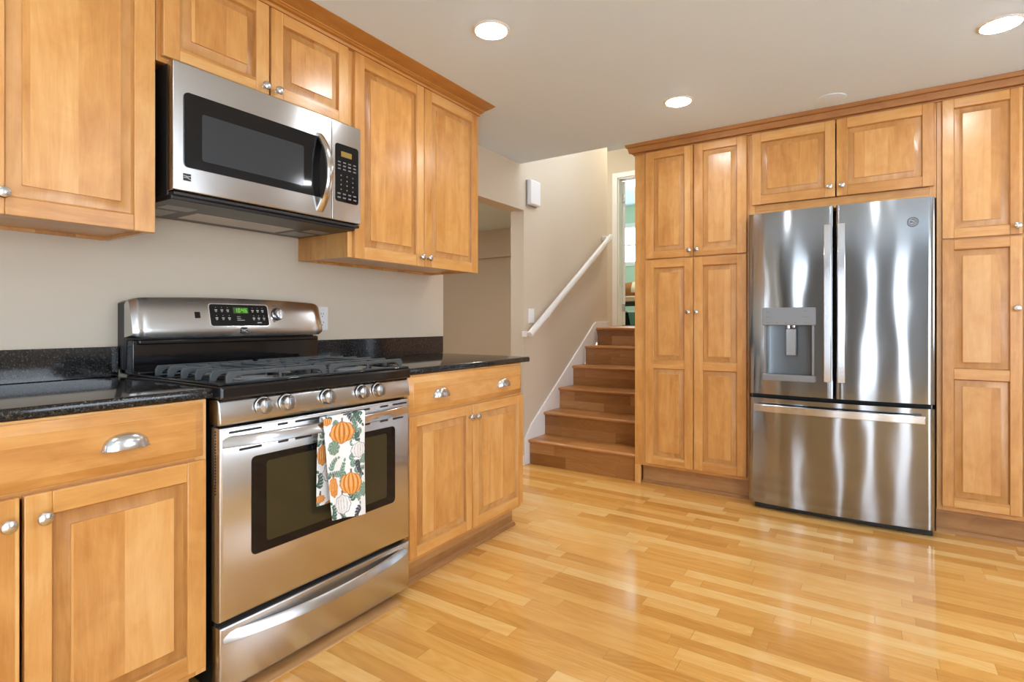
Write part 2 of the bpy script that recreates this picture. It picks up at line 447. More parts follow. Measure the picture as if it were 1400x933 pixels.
# bedroom
BY = 9.65
struct(wbox('floor_bedroom', (-2.9, 1.0, DY, 9.9, 0.98, 1.044), M['tread']))
struct(wbox('wall_bedroom_left', (-2.9, -2.8, DY + 0.12, BY, 1.0, 3.5), M['green']))
struct(wbox('wall_bedroom_right', (0.9, 1.0, DY + 0.12, BY, 1.0, 3.5), M['green']))
BW = (-2.55, -0.65, 2.33, 3.02)
holed_wall('wall_bedroom_far', 'x', BY, 0.15, -2.9, 1.0, 1.0, 3.5, [BW], M['green'])
m = MB(); a0, a1, z0, z1 = BW
for (p, q, r, s_) in ((a0 - 0.09, a0, z0 - 0.09, z1 + 0.09), (a1, a1 + 0.09, z0 - 0.09, z1 + 0.09), (a0, a1, z0 - 0.09, z0), (a0, a1, z1, z1 + 0.09)):
    m.box(p, q, BY - 0.02, BY + 0.02, r, s_)
m.box(a0, a1, BY + 0.03, BY + 0.06, (z0 + z1) / 2 - 0.015, (z0 + z1) / 2 + 0.015)
struct(m.build('window_%d' % (wn + 1), M['white'], None, 0.004), 'white framed bedroom window')
# baseboards and stair skirt
struct(MB().box(WX - 0.12, WX + 0.012, 2.677, 2.69, 0, 0.075).build('baseboard_left', M['white'], None, 0.002))
# ================================================================== STAIRS
SX0, SX1 = 0.0, 0.86
SY = [2.722, 2.957, 3.203, 3.456, 3.707, 3.962]
SZ = [0.192, 0.374, 0.546, 0.715, 0.881, 1.048]
sk = [(2.692, 0.0), (2.692, 0.20), (2.785, 0.302), (3.721, 0.935), (3.93, 1.083), (3.98, 1.105), (4.285, 1.105), (4.285, 0.95), (3.98, 0.90), (2.76, 0.0)]
struct(MB().prism(sk, 'u', WX, WX + 0.016).build('trim_stair_skirt', M['white'], None, 0.003), 'white skirt board climbing beside the stairs')
st = thing('staircase', 'short flight of six brown wood laminate stairs climbing beside the beige wall', 'stairs', (0.43, 2.75, 0))
for i in range(6):
    y, z = SY[i], SZ[i]; zb = SZ[i - 1] if i else 0.0
    yn = SY[i + 1] + 0.024 if i < 5 else 4.0
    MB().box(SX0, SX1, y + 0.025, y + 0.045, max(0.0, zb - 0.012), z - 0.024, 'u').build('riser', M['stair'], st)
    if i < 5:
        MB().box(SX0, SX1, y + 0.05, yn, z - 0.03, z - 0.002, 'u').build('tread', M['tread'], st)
    MB().prism([(y + 0.008, z - 0.024), (y, z - 0.016), (y, z - 0.006), (y + 0.008, z), (y + 0.055, z), (y + 0.055, z - 0.024)], 'u', SX0, SX1, 'u').build('nosing', M['nosing'], st, 0.003)

# handrail
hr = thing('handrail', 'white wooden handrail on brackets sloping up the stair wall', 'handrail', (0.04, 2.7, 1.0))
a, b = Vector((0.055, 2.655, 1.005)), Vector((0.055, 4.19, 1.955))
prof = [(-0.016, -0.022), (0.016, -0.022), (0.019, -0.01), (0.019, 0.010), (0.012, 0.022), (-0.012, 0.022), (-0.019, 0.010), (-0.019, -0.01)]
MB().sweep([a, a.lerp(b, 0.5), b], prof, (0, 0, 1)).build('rail', M['white'], hr, 0.003)
MB().box(WX + 0.001, 0.03, 2.66, 2.70, 0.985, 1.03).build('rail_return', M['white'], hr, 0.004)
MB().box(WX + 0.001, 0.03, 4.13, 4.17, 1.905, 1.95).build('rail_return', M['white'], hr, 0.004)
for f in (0.22, 0.78):
    p = a.lerp(b, f)
    q = MB(); q.tube([(WX + 0.004, p.y, p.z - 0.075), (0.03, p.y, p.z - 0.07), (0.055, p.y, p.z - 0.03)], 0.007, 8, (0, 1, 0))
    q.lathe((WX + 0.001, p.y, p.z - 0.075), 'u', [(0.026, 0), (0.026, 0.003), (0.012, 0.006)], 16)
    q.build('bracket', M['white'], hr)

# ================================================================== CABINETS
def knob(f, u, v, n, parent):
    return MB(f).lathe((u, v, n), 'n', [(0.0085, 0.0), (0.0085, 0.002), (0.005, 0.004), (0.0048, 0.011), (0.010, 0.014), (0.0148, 0.018), (0.0155, 0.021), (0.0135, 0.0245), (0.008, 0.027), (0.001, 0.028)], 20).build('knob', M['nickel'], parent)
def cup_pull(f, u, v, n, parent, w=0.052, h=0.040, dp=0.026):
    """bin pull: half dome open below, with its flat mounting rim"""
    m = MB(f); na, nb = 14, 7; o, i_ = [], []
    for k, (W, H, D) in enumerate(((w, h, dp), (w - 0.0025, h - 0.0025, dp - 0.0025))):
        g = []
        for b_ in range(nb + 1):
            ph = math.pi / 2 * b_ / nb
            g.append([m.vert(u - W * math.cos(math.pi * a_ / na) * math.cos(ph) ** 0.8, v - h * 0.45 + H * math.sin(math.pi * a_ / na) ** 0.8 * (0.35 + 0.65 * math.cos(ph)) * (1 - 0.55 * (b_ / nb) ** 3), n + D * math.sin(ph)) for a_ in range(na + 1)])
        o.append(g)
    for g in o:
        for r0, r1 in zip(g, g[1:]):
            for a_ in range(na): m.face([r0[a_], r0[a_ + 1], r1[a_ + 1], r1[a_]])
    for a_ in range(na): m.face([o[0][0][a_], o[0][0][a_ + 1], o[1][0][a_ + 1], o[1][0][a_]])
    m.rrect(u - w - 0.003, u + w + 0.003, v - h * 0.45 - 0.001, v - h * 0.45 + 0.003, n, n + 0.004, 0.001)
    return m.build('cup_pull', M['nickel'], parent, 0, 2, 50)
ST = 0.052; BV = 0.034
def door(f, u0, u1, v0, v1, n, parent, knobs=(), mid=None, st=ST, name='door', rail=None):
    """frame-and-raised-panel door, front face at n, 20 mm thick"""
    rl = rail or st
    m = MB(f); t = 0.019
    m.box(u0, u0 + st, v0, v1, n - t, n, 'v'); m.box(u1 - st, u1, v0, v1, n - t, n, 'v')
    m.box(u0 + st, u1 - st, v0, v0 + rl, n - t, n, 'u'); m.box(u0 + st, u1 - st, v1 - rl, v1, n - t, n, 'u')
    if mid: m.box(u0 + st, u1 - st, mid - 0.027, mid + 0.027, n - t, n, 'u')
    d_ = m.build(name, M['wood'], parent, 0.0022, 2)
    ops = [(v0 + rl, v1 - rl)] if not mid else [(v0 + rl, mid - 0.027), (mid + 0.027, v1 - rl)]
    for (a_, b_) in ops:
        p = MB(f); U0, U1 = u0 + st, u1 - st; e = 0.0004
        def lp(i_, nn): return (U0 + i_, U1 - i_, a_ + i_, b_ - i_, nn)
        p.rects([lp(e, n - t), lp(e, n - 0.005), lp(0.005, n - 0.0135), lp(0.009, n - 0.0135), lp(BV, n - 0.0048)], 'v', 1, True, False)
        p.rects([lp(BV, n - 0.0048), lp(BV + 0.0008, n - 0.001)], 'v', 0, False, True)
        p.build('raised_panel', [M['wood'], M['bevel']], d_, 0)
    for (ku, kv) in knobs: knob(f, ku, kv, n, d_)
    return d_
def drawer_front(f, u0, u1, v0, v1, n, parent, pulls):
    t = 0.019; b_ = 0.024
    m = MB(f)
    m.rects([(u0, u1, v0, v1, n - t), (u0, u1, v0, v1, n - 0.0125), (u0 + 0.002, u1 - 0.002, v0 + 0.002, v1 - 0.002, n - 0.0105), (u0 + b_, u1 - b_, v0 + b_, v1 - b_, n - 0.0014), (u0 + b_ + 0.001, u1 - b_ - 0.001, v0 + b_ + 0.001, v1 - b_ - 0.001, n)], 'u')
    d_ = m.build('drawer', M['wood'], parent)
    for (pu, pv) in pulls: cup_pull(f, pu, pv, n, d_)
    return d_
def face_frame(m, u0, u1, v0, v1, n0, n1, sl, sr, rt, rb, extra_u=(), extra_v=()):
    m.box(u0, u0 + sl, v0, v1, n0, n1, 'v'); m.box(u1 - sr, u1, v0, v1, n0, n1, 'v')
    m.box(u0 + sl, u1 - sr, v1 - rt, v1, n0, n1, 'u'); m.box(u0 + sl, u1 - sr, v0, v0 + rb, n0, n1, 'u')
    for (a_, b_) in extra_v: m.box(u0 + sl, u1 - sr, a_, b_, n0, n1, 'u')
    for (a_, b_, c_, d_) in extra_u: m.box(a_, b_, c_, d_, n0, n1, 'v')

# ---- left run, upper cabinets (doors at x = 0.345)
XU = 0.345; ZU0, ZU1 = 1.375, 2.272
def upper(name, label, u0, u1, v0, v1, under=True):
    c = thing(name, label, 'cabinet', (WX, (u0 + u1) / 2, v0))
    b_ = MB(mapL)
    t = 0.016
    # carcass: sides, bottom set up inside the frame, top, back
    b_.box(u0, u0 + t, v0 + 0.002, v1, WX + 0.001, XU - 0.038, 'v'); b_.box(u1 - t, u1, v0 + 0.002, v1, WX + 0.001, XU - 0.038, 'v')
    b_.box(u0 + t, u1 - t, v0 + 0.012, v0 + 0.026, WX + 0.001, XU - 0.038, 'u'); b_.box(u0 + t, u1 - t, v1 - 0.016, v1, WX + 0.001, XU - 0.038, 'u')
    b_.box(u0 + t, u1 - t, v0 + 0.002, v1 - 0.016, WX + 0.001, WX + 0.014, 'v')
    b_.build('carcass', M['wood'], c)
    f_ = MB(mapL); face_frame(f_, u0, u1, v0, v1, XU - 0.038, XU - 0.0195, 0.03, 0.03, 0.03, 0.03)
    f_.build('face_frame', M['wood'], c, 0.001)
    return c
UL = upper('upper_cabinet', 'honey maple wall cabinet at the left edge, left of the microwave', -0.86, -0.027, ZU0 + 0.004, 2.275)
door(mapL, -0.445, -0.035, ZU0, ZU1, XU, UL, [(-0.394, 1.429)], st=0.058, rail=0.048)
door(mapL, -0.855, -0.449, ZU0, ZU1, XU, UL, [], st=0.058)
UM = upper('upper_cabinet', 'short maple wall cabinet with two doors above the microwave', -0.026, 0.722, 1.925, 2.275)
door(mapL, -0.012, 0.348, 1.941, ZU1, XU, UM, [(0.327, 1.965)], st=0.05, rail=0.045)
door(mapL, 0.356, 0.713, 1.941, ZU1, XU, UM, [(0.379, 1.965)], st=0.05, rail=0.045)
UR = upper('upper_cabinet', 'tall two door maple wall cabinet right of the microwave', 0.724, 1.63, ZU0 + 0.004, 2.275)
door(mapL, 0.748, 1.182, ZU0, ZU1, XU, UR, [(1.158, 1.42)], st=0.054)
door(mapL, 1.187, 1.627, ZU0, ZU1, XU, UR, [(1.211, 1.42)], st=0.054)
# crown along the left run
cr = [(XU - 0.036, 2.276), (XU - 0.018, 2.276), (XU - 0.018, 2.2727), (XU + 0.004, 2.2727), (XU + 0.006, 2.2835), (XU + 0.022, 2.2845), (XU + 0.026, 2.288), (XU + 0.034, 2.289), (XU + 0.036, 2.2915), (XU + 0.060, 2.2935), (XU + 0.085, 2.2965), (XU + 0.106, 2.3015), (XU + 0.112, 2.302), (XU + 0.112, CEIL - 0.001), (XU - 0.036, CEIL - 0.001)]
c_ = thing('crown_molding', 'honey wood crown molding above the left wall cabinets and microwave', 'crown molding', (0.36, 0.4, 2.276))
MB(mapL).prism([(z, x) for x, z in cr], 'u', -0.86, 1.642, 'u').build('profile', M['crown_light'], c_)

# ---- left run, base cabinets (doors at x = 0.64)
XD = 0.64
def base(name, label, u0, u1):
    c = thing(name, label, 'cabinet', (0.3, (u0 + u1) / 2, 0))
    b_ = MB(mapL); t = 0.016; n1 = XD - 0.039
    b_.box(u0, u0 + t, 0.10, 0.876, 0.002, n1, 'v'); b_.box(u1 - t, u1, 0.10, 0.876, 0.002, n1, 'v')
    b_.box(u0 + t, u1 - t, 0.105, 0.121, 0.002, n1, 'u'); b_.box(u0 + t, u1 - t, 0.105, 0.876, 0.002, 0.014, 'v')
    b_.build('carcass', M['wood'], c)
    f_ = MB(mapL); face_frame(f_, u0, u1, 0.10, 0.877, XD - 0.039, XD - 0.0195, 0.03, 0.03, 0.025, 0.03, extra_v=[(0.700, 0.727)])
    f_.build('face_frame', M['wood'], c, 0.001)
    k = MB(mapL); k.box(u0 + 0.004, u1 - 0.03, 0.0, 0.104, 0.02, 0.585, 'u')
    k.build('toe_kick', M['kick'], c)
    q = MB(mapL); q.prism([(0.0, 0.585), (0.0, 0.604), (0.008, 0.603), (0.016, 0.596), (0.019, 0.585)], 'u', u0 + 0.004, u1 - 0.025, 'u')
    q.build('shoe_molding', M['kick'], c)
    return c
BL = base('base_cabinet', 'maple base cabinet under the granite left of the steel range, at the lower left edge', -0.86, -0.022)
drawer_front(mapL, -0.85, -0.034, 0.7186, 0.8699, XD, BL, [(-0.229, 0.797)])
door(mapL, -0.4255, -0.031, 0.1225, 0.7084, XD, BL, [(-0.393, 0.654)], st=0.05, rail=0.052)
door(mapL, -0.85, -0.433, 0.1225, 0.7084, XD, BL, [(-0.455, 0.654)], st=0.05, rail=0.052)
BR = base('base_cabinet', 'two door maple base cabinet right of the range, with one wide drawer', 0.768, 1.645)
drawer_front(mapL, 0.777, 1.636, 0.7186, 0.8690, XD, BR, [(0.971, 0.792), (1.451, 0.790)])
door(mapL, 0.777, 1.194, 0.1225, 0.708, XD, BR, [(1.188, 0.652)] and [(1.172, 0.652)], st=0.044, rail=0.045)
door(mapL, 1.199, 1.639, 0.1225, 0.708, XD, BR, [(1.222, 0.650)], st=0.046, rail=0.045)

# ---- countertops and splashes
def counter(label, u0, u1, endr):
    m = MB(mapL); zt, zb, xf = 0.9062, 0.8785, 0.6288; r = 0.009
    pr = [(zb, WX + 0.002), (zb, xf - 0.004), (zb + 0.004, xf)]
    pr += [(zt - r + r * math.sin(R(a_)), xf - r + r * math.cos(R(a_))) for a_ in (0, 22, 45, 67, 90)] + [(zt, WX + 0.002)]
    m.prism(pr, 'u', u0, u1, 'u')
    o = m.build('countertop', M['granite'], None, 0.0015)
    return tag(o, label, 'countertop')
counter('black granite worktop left of the range at the left edge', -1.0, -0.005, False)
counter('black granite worktop right of the range ending at the hall opening', 0.768, 1.7263, True)
def splash(label, u0, u1):
    o = MB(mapL).box(u0, u1, 0.907, 1.0115, WX + 0.001, 0.0, 'u').build('backsplash', M['granite'], None, 0.0015)
    return tag(o, label, 'backsplash')
splash('low black granite upstand on the worktop left of the range', -1.0, -0.005)
splash('low black granite upstand on the worktop right of the range', 0.766, 1.7263)
tag(MB(mapL).prism([(0.0, 0.606), (0.0, 0.686), (0.004, 0.684), (0.010, 0.668), (0.011, 0.606)], 'u', -0.02, 0.688, 'u').build('floor_edge_strip', M['kick']),
    'wooden edging strip on the floor in front of the range', 'floor strip')

# ---- back run
YN = -YB                 # n of the door faces
def tall(name, label, u0, u1, v0, v1, depth=0.6):
    c = thing(name, label, 'cabinet', ((u0 + u1) / 2, YB + 0.3, v0 if v0 > 0.5 else 0))
    return c
def tall_body(c, u0, u1, v0, v1, sl, sr, rt, rb, mids, n_back=-3.31, stile=None):
    b_ = MB(mapB); t = 0.016; n1 = YN - 0.039
    b_.box(u0, u0 + t, v0, v1, n_back, n1, 'v'); b_.box(u1 - t, u1, v0, v1, n_back, n1, 'v')
    b_.box(u0 + t, u1 - t, v0, v0 + 0.016, n_back, n1, 'u'); b_.box(u0 + t, u1 - t, v1 - 0.016, v1, n_back, n1, 'u')
    b_.box(u0 + t, u1 - t, v0 + 0.016, v1 - 0.016, n_back, n_back + 0.012, 'v')
    b_.build('carcass', M['wood'], c)
    f_ = MB(mapB); face_frame(f_, u0, u1, v0, v1, YN - 0.039, YN - 0.0195, sl, sr, rt, rb, extra_v=mids)
    if stile: f_.box(stile[0], stile[1], 0.0, v0, YN - 0.039, YN - 0.0195, 'v')
    f_.build('face_frame', M['wood'], c, 0.001)
ZP = 2.2365; ZC = 2.25
PA = tall('pantry_cabinet', 'four door maple pantry cabinet between the stairs and the refrigerator', 0.862, 1.593, 0, ZC)
tall_body(PA, 0.862, 1.593, 0.128, ZC, 0.085, 0.022, 0.03, 0.03, [(1.503, 1.530)], stile=(0.862, 0.902))
MB(mapB).box(0.862, 0.878, 0.0, 0.128, -3.31, YN - 0.039, 'v').build('side_panel', M['wood'], PA)
MB(mapB).box(0.90, 1.597, 0.0, 0.126, -2.86, YN - 0.075, 'u').build('toe_kick', M['kick'], PA)
MB(mapB).prism([(0.0, YN - 0.075), (0.0, YN - 0.060), (0.010, YN - 0.061), (0.018, YN - 0.068), (0.02, YN - 0.075)], 'u', 0.9, 1.597, 'u').build('shoe_molding', M['kick'], PA)
ST2 = 0.056
door(mapB, 0.941, 1.2575, 1.5225, ZP, YN, PA, [(1.236, 1.561)], st=ST2, rail=0.047)
door(mapB, 1.2625, 1.579, 1.5225, ZP, YN, PA, [(1.284, 1.561)], st=ST2, rail=0.047)
door(mapB, 0.941, 1.2575, 0.150, 1.514, YN, PA, [(1.229, 1.163)], mid=0.818, st=ST2, rail=0.054)
door(mapB, 1.2625, 1.579, 0.150, 1.514, YN, PA, [(1.281, 1.163)], mid=0.818, st=ST2, rail=0.054)
OF = tall('upper_cabinet', 'wide two door maple cabinet above the refrigerator', 1.594, 2.497, 1.745, ZC)
tall_body(OF, 1.594, 2.497, 1.745, ZC, 0.03, 0.03, 0.03, 0.06, [])
door(mapB, 1.6095, 2.0445, 1.806, ZP, YN, OF, [(2.018, 1.862)], st=0.05, rail=0.055)
door(mapB, 2.051, 2.487, 1.806, ZP, YN, OF, [(2.077, 1.862)], st=0.05, rail=0.055)
TC = tall('pantry_cabinet', 'narrow tall maple pantry cabinet right of the refrigerator at the right edge', 2.498, 2.86, 0, ZC)
tall_body(TC, 2.498, 2.862, 0.128, ZC, 0.022, 0.03, 0.03, 0.03, [(1.507, 1.534)])
MB(mapB).box(2.50, 2.86, 0.0, 0.126, -3.3, YN - 0.075, 'u').build('toe_kick', M['kick'], TC)
MB(mapB).prism([(0.0, YN - 0.075), (0.0, YN - 0.060), (0.010, YN - 0.061), (0.018, YN - 0.068), (0.02, YN - 0.075)], 'u', 2.50, 2.86, 'u').build('shoe_molding', M['kick'], TC)
door(mapB, 2.519, 2.827, 1.526, ZP, YN, TC, [(2.806, 1.566)], st=0.047, rail=0.048)
door(mapB, 2.519, 2.827, 0.154, 1.517, YN, TC, [(2.804, 1.165)], mid=0.834, st=0.047, rail=0.05)
c_ = thing('crown_molding', 'wood crown molding with shade put into its colour above the refrigerator and pantry cabinets', 'crown molding', (1.8, 2.68, 2.24))
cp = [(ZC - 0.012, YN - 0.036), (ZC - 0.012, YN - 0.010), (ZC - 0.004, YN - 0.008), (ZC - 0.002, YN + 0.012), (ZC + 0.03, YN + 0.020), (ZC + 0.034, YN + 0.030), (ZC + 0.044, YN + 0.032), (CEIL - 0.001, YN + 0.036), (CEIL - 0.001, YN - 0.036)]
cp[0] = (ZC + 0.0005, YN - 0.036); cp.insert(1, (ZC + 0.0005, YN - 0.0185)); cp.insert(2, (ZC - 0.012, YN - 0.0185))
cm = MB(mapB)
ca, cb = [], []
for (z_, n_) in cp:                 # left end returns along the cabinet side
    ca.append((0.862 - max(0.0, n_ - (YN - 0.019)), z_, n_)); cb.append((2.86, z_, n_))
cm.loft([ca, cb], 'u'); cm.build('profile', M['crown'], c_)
cm = MB(mapB).box(0.835, 0.8615, ZC + 0.005, CEIL - 0.001, -3.3, YN + 0.0, 'n'); cm.build('return', M['crown'], c_)

# ================================================================== REFRIGERATOR
fr = thing('refrigerator', 'stainless steel french door refrigerator with ice dispenser and bottom freezer', 'refrigerator', (2.045, 2.95, 0))
FX0, FX1 = 1.605, 2.4835; FN = -2.622; BUL = 0.030
def fcurve(u): 
    s_ = (u - FX0) / (FX1 - FX0) * 2 - 1
    return FN + BUL * (1 - s_ * s_)
def fdoor(name, u0, u1, v0, v1, hole=None):
    """curved door skin; hole = (u0,u1,v0,v1) leaves an opening for the dispenser"""
    m = MB(mapB); nb = FN - 0.055; r = 0.008
    def strip(a0, a1, b0, b1, el, er):
        k = max(4, int((a1 - a0) / 0.02)); pts = []
        if el: pts += [(a0, fcurve(a0) - r), (a0 + r * 0.3, fcurve(a0) - r * 0.3)]
        else: pts += [(a0, fcurve(a0))]
        s0, s1 = a0 + (r if el else 0), a1 - (r if er else 0)
        for i in range(k + 1):
            u = s0 + (s1 - s0) * i / k
            if i == 0 and not el: continue
            if i == k and not er: continue
            pts.append((u, fcurve(u)))
        if er: pts += [(a1 - r * 0.3, fcurve(a1) - r * 0.3), (a1, fcurve(a1) - r)]
        else: pts += [(a1, fcurve(a1))]
        poly = pts + [(a1, nb), (a0, nb)]
        # prism along v: (u, n)
        m.prism(poly, 'v', b0, b1, 'u')
    if not hole: strip(u0, u1, v0, v1, True, True)
    else:
        h0, h1, hv0, hv1 = hole
        strip(u0, h0, v0, v1, True, False); strip(h1, u1, v0, v1, False, True)
        strip(h0, h1, v0, hv0, False, False); strip(h0, h1, hv1, v1, False, False)
    o = m.build(name, M['fsteel'], fr, 0, 2, 25); return o
MB(mapB).box(FX0 + 0.004, FX1 - 0.004, 0.05, 1.722, -3.29, FN - 0.075).build('cabinet_body', M['grey_plastic'], fr, 0.004)
MB(mapB).box(FX0 + 0.012, FX1 - 0.012, 0.06, 1.72, FN - 0.0745, FN - 0.056).build('gasket', M['gasket'], fr)
DH = (1.693, 1.950, 0.800, 1.088)
dl = fdoor('door', FX0, 2.0415, 0.679, 1.735, DH)
dr = fdoor('door', 2.0535, FX1, 0.679, 1.735)
fz = fdoor('freezer_drawer', FX0, FX1, 0.040, 0.655)
MB(mapB).box(FX0 + 0.03, FX1 - 0.006, 0.004, 0.05, -2.95, FN - 0.03).build('base_grille', M['black'], fr)
for u in (FX0 + 0.05, FX1 - 0.05):
    MB(mapB).lathe((u, 0.002, FN - 0.07), 'v', [(0.018, 0), (0.018, 0.012), (0.008, 0.014), (0.008, 0.04)], 14).build('foot', M['black'], fr)
MB(mapB).box(FX0 + 0.02, FX0 + 0.10, 1.7225, 1.742, FN - 0.2, FN - 0.06).build('hinge_cover', M['black'], fr, 0.004)
MB(mapB).box(FX1 - 0.10, FX1 - 0.02, 1.7225, 1.742, FN - 0.2, FN - 0.06).build('hinge_cover', M['black'], fr, 0.004)
def vbar(u0, u1, v0, v1, parent):
    m = MB(mapB); n0 = fcurve((u0 + u1) / 2)
    pth = [(v0, 0.050), (v0 + 0.25 * (v1 - v0), 0.056), ((v0 + v1) / 2, 0.058), (v1 - 0.25 * (v1 - v0), 0.056), (v1, 0.050)]
    m.prism([(v, n0 + d_ - 0.014) for v, d_ in pth] + [(v, n0 + d_) for v, d_ in pth[::-1]], 'u', u0, u1, 'v')
    for v in (v0 + 0.03, v1 - 0.03): m.box(u0 + 0.006, u1 - 0.006, v - 0.022, v + 0.022, n0 - 0.001, n0 + 0.040)
    return m.build('handle', M['smooth_steel'], parent, 0.003)
vbar(1.998, 2.033, 0.772, 1.628, dl); vbar(2.063, 2.098, 0.772, 1.628, dr)
m = MB(mapB)
pts = [(1.643 + (2.442 - 1.643) * i / 16) for i in range(17)]
fr_ = [(u, fcurve(u) + 0.052) for u in pts]; bk = [(u, fcurve(u) + 0.036) for u in pts[::-1]]
m.prism(fr_ + bk, 'v', 0.583, 0.624, 'u')     # (u, n) pushed along v
for u in (1.68, 2.405): m.box(u - 0.02, u + 0.02, 0.590, 0.618, fcurve(u) - 0.002, fcurve(u) + 0.040)
m.build('handle', M['smooth_steel'], fz, 0.003)
# dispenser in the left door
u0, u1, v0, v1 = DH; nf = fcurve((u0 + u1) / 2)
m = MB(mapB)
k = 10; ring = []
for i in range(k + 1):                        # curved rear of the niche
    a_ = math.pi * i / k; uu = (u0 + u1) / 2 - (u1 - u0) / 2 * math.cos(a_)
    ring.append((uu, nf - 0.012 - 0.040 * math.sin(a_) ** 0.6))
poly = ring + [(u1, nf - 0.054), (u0, nf - 0.054)]
m.prism(poly, 'v', v0, v1, 'v'); m.build('dispenser_niche', M['disp_in'], dl, 0, 2, 50)
m = MB(mapB); m.rrect(1.684, 1.957, 1.080, 1.182, nf - 0.01, nf + 0.014, 0.006); dp_ = m.build('dispenser_panel', M['disp'], dl, 0.003)
m = MB(mapB)
for (mu, mv, mw) in ((1.715, 1.157, 0.018), (1.715, 1.128, 0.02), (1.906, 1.160, 0.018), (1.906, 1.128, 0.03), (1.716, 1.094, 0.014), (1.762, 1.094, 0.014), (1.808, 1.094, 0.016), (1.856, 1.094, 0.014), (1.910, 1.094, 0.014)):
    MB(mapB).box(mu - mw / 2, mu + mw / 2, mv - 0.0016, mv + 0.0016, nf + 0.0141, nf + 0.0146).build('panel_marking', M['mark_dim'], dl)
m = MB(mapB); m.rrect(1.684, 1.957, 0.762, 0.800, nf - 0.02, nf + 0.020, 0.008)
m.build('drip_tray', M['disp'], dl, 0.003)
for a_ in (u0, u1 - 0.012): MB(mapB).rrect(a_, a_ + 0.012, v0, v1, nf - 0.012, nf + 0.003, 0.002).build('niche_edge', M['disp'], dl)
m = MB(mapB); m.rects([(1.803, 1.859, 0.905, 1.062, nf - 0.03), (1.803, 1.859, 0.905, 1.062, nf - 0.018), (1.808, 1.854, 0.910, 1.057, nf - 0.014)], 'u')
m.build('paddle', M['smooth_steel'], dl, 0.002)
m = MB(mapB); m.lathe((1.818, 1.062, nf - 0.012), 'v', [(0.012, 0), (0.012, 0.019)], 16); m.lathe((1.846, 1.068, nf - 0.014), 'v', [(0.010, 0), (0.010, 0.013)], 16)
m.build('spout', M['nickel'], dl)
# round emblem on the right door
eu, ev = 2.392, 1.612; en = fcurve(eu)
m = MB(mapB); m.lathe((eu, ev, en - 0.002), 'n', [(0.0255, 0), (0.0255, 0.004), (0.0235, 0.0052), (0.0222, 0.0042), (0.001, 0.0042)], 32)
em = m.build('emblem', M['disp_in'], dr)
m = MB(mapB)
def arc(cx, cy, r, a0, a1, k=14): return [(eu + cx + r * math.cos(R(a0 + (a1 - a0) * i / k)), ev + cy + r * math.sin(R(a0 + (a1 - a0) * i / k)), en + 0.0027) for i in range(k + 1)]
for a_ in (arc(-0.006, 0.001, 0.0085, 40, 330), arc(0.0065, 0.004, 0.005, 30, 300), arc(0.0065, -0.005, 0.0055, 120, -150), arc(0, 0, 0.0185, 0, 170), arc(0, 0, 0.0185, 185, 350), arc(-0.004, -0.007, 0.004, 0, -200)):
    m.tube(a_, 0.0012, 6, (0, 0, 1))
m.build('emblem_script', M['nickel'], dr)

# ================================================================== RANGE
rg = thing('range', 'stainless steel gas range with black cooktop between the two granite worktops', 'range', (0.33, 0.38, 0))
RX_ = 0.66
m = MB(mapL)
m.box(0.004, 0.756, 0.02, 0.872, 0.015, 0.615)
m.build('body', M['black'], rg, 0.003)
for (u, n) in ((0.04, 0.06), (0.72, 0.06), (0.04, 0.56), (0.72, 0.56)):
    MB(mapL).lathe((u, 0.001, n), 'v', [(0.02, 0), (0.02, 0.008), (0.009, 0.01), (0.009, 0.025)], 14).build('foot', M['black'], rg)
# storage drawer
m = MB(mapL)
m.rects([(-0.004, 0.757, 0.030, 0.2185, 0.617), (-0.004, 0.757, 0.030, 0.2185, RX_ - 0.008), (-0.002, 0.755, 0.032, 0.2165, RX_ - 0.003), (0.004, 0.749, 0.038, 0.2105, RX_)], 'u')
wd = m.build('storage_drawer', M['steel'], rg)
def bow(name, u0, u1, v0, v1, n, out, parent, sag=0.0, th=0.012, k=24, mat='smooth_steel', pw=2.0, solid=False):
    m = MB(mapL); rings = []
    for i in range(k + 1):
        s_ = i / k; q = 1 - abs(2 * s_ - 1) ** pw
        u = u0 + (u1 - u0) * s_; d_ = n + out * q; dz = -sag * q
        inn = n - 0.004 if solid else d_ - th
        rings.append([(u, v0 + dz, inn), (u, v0 + dz + 0.002, d_ - 0.002), (u, v0 + dz + (v1 - v0) * 0.12, d_), (u, v1 + dz - (v1 - v0) * 0.12, d_ - 0.008), (u, v1 + dz - 0.002, d_ - 0.010), (u, v1 + dz, inn)])
    m.loft(rings, 'u')
    return m.build(name, M[mat], parent, 0, 2, 40)
bow('handle', 0.006, 0.742, 0.170, 0.2035, RX_ + 0.004, 0.040, wd, 0.010, 0.012, mat='steel', solid=False)
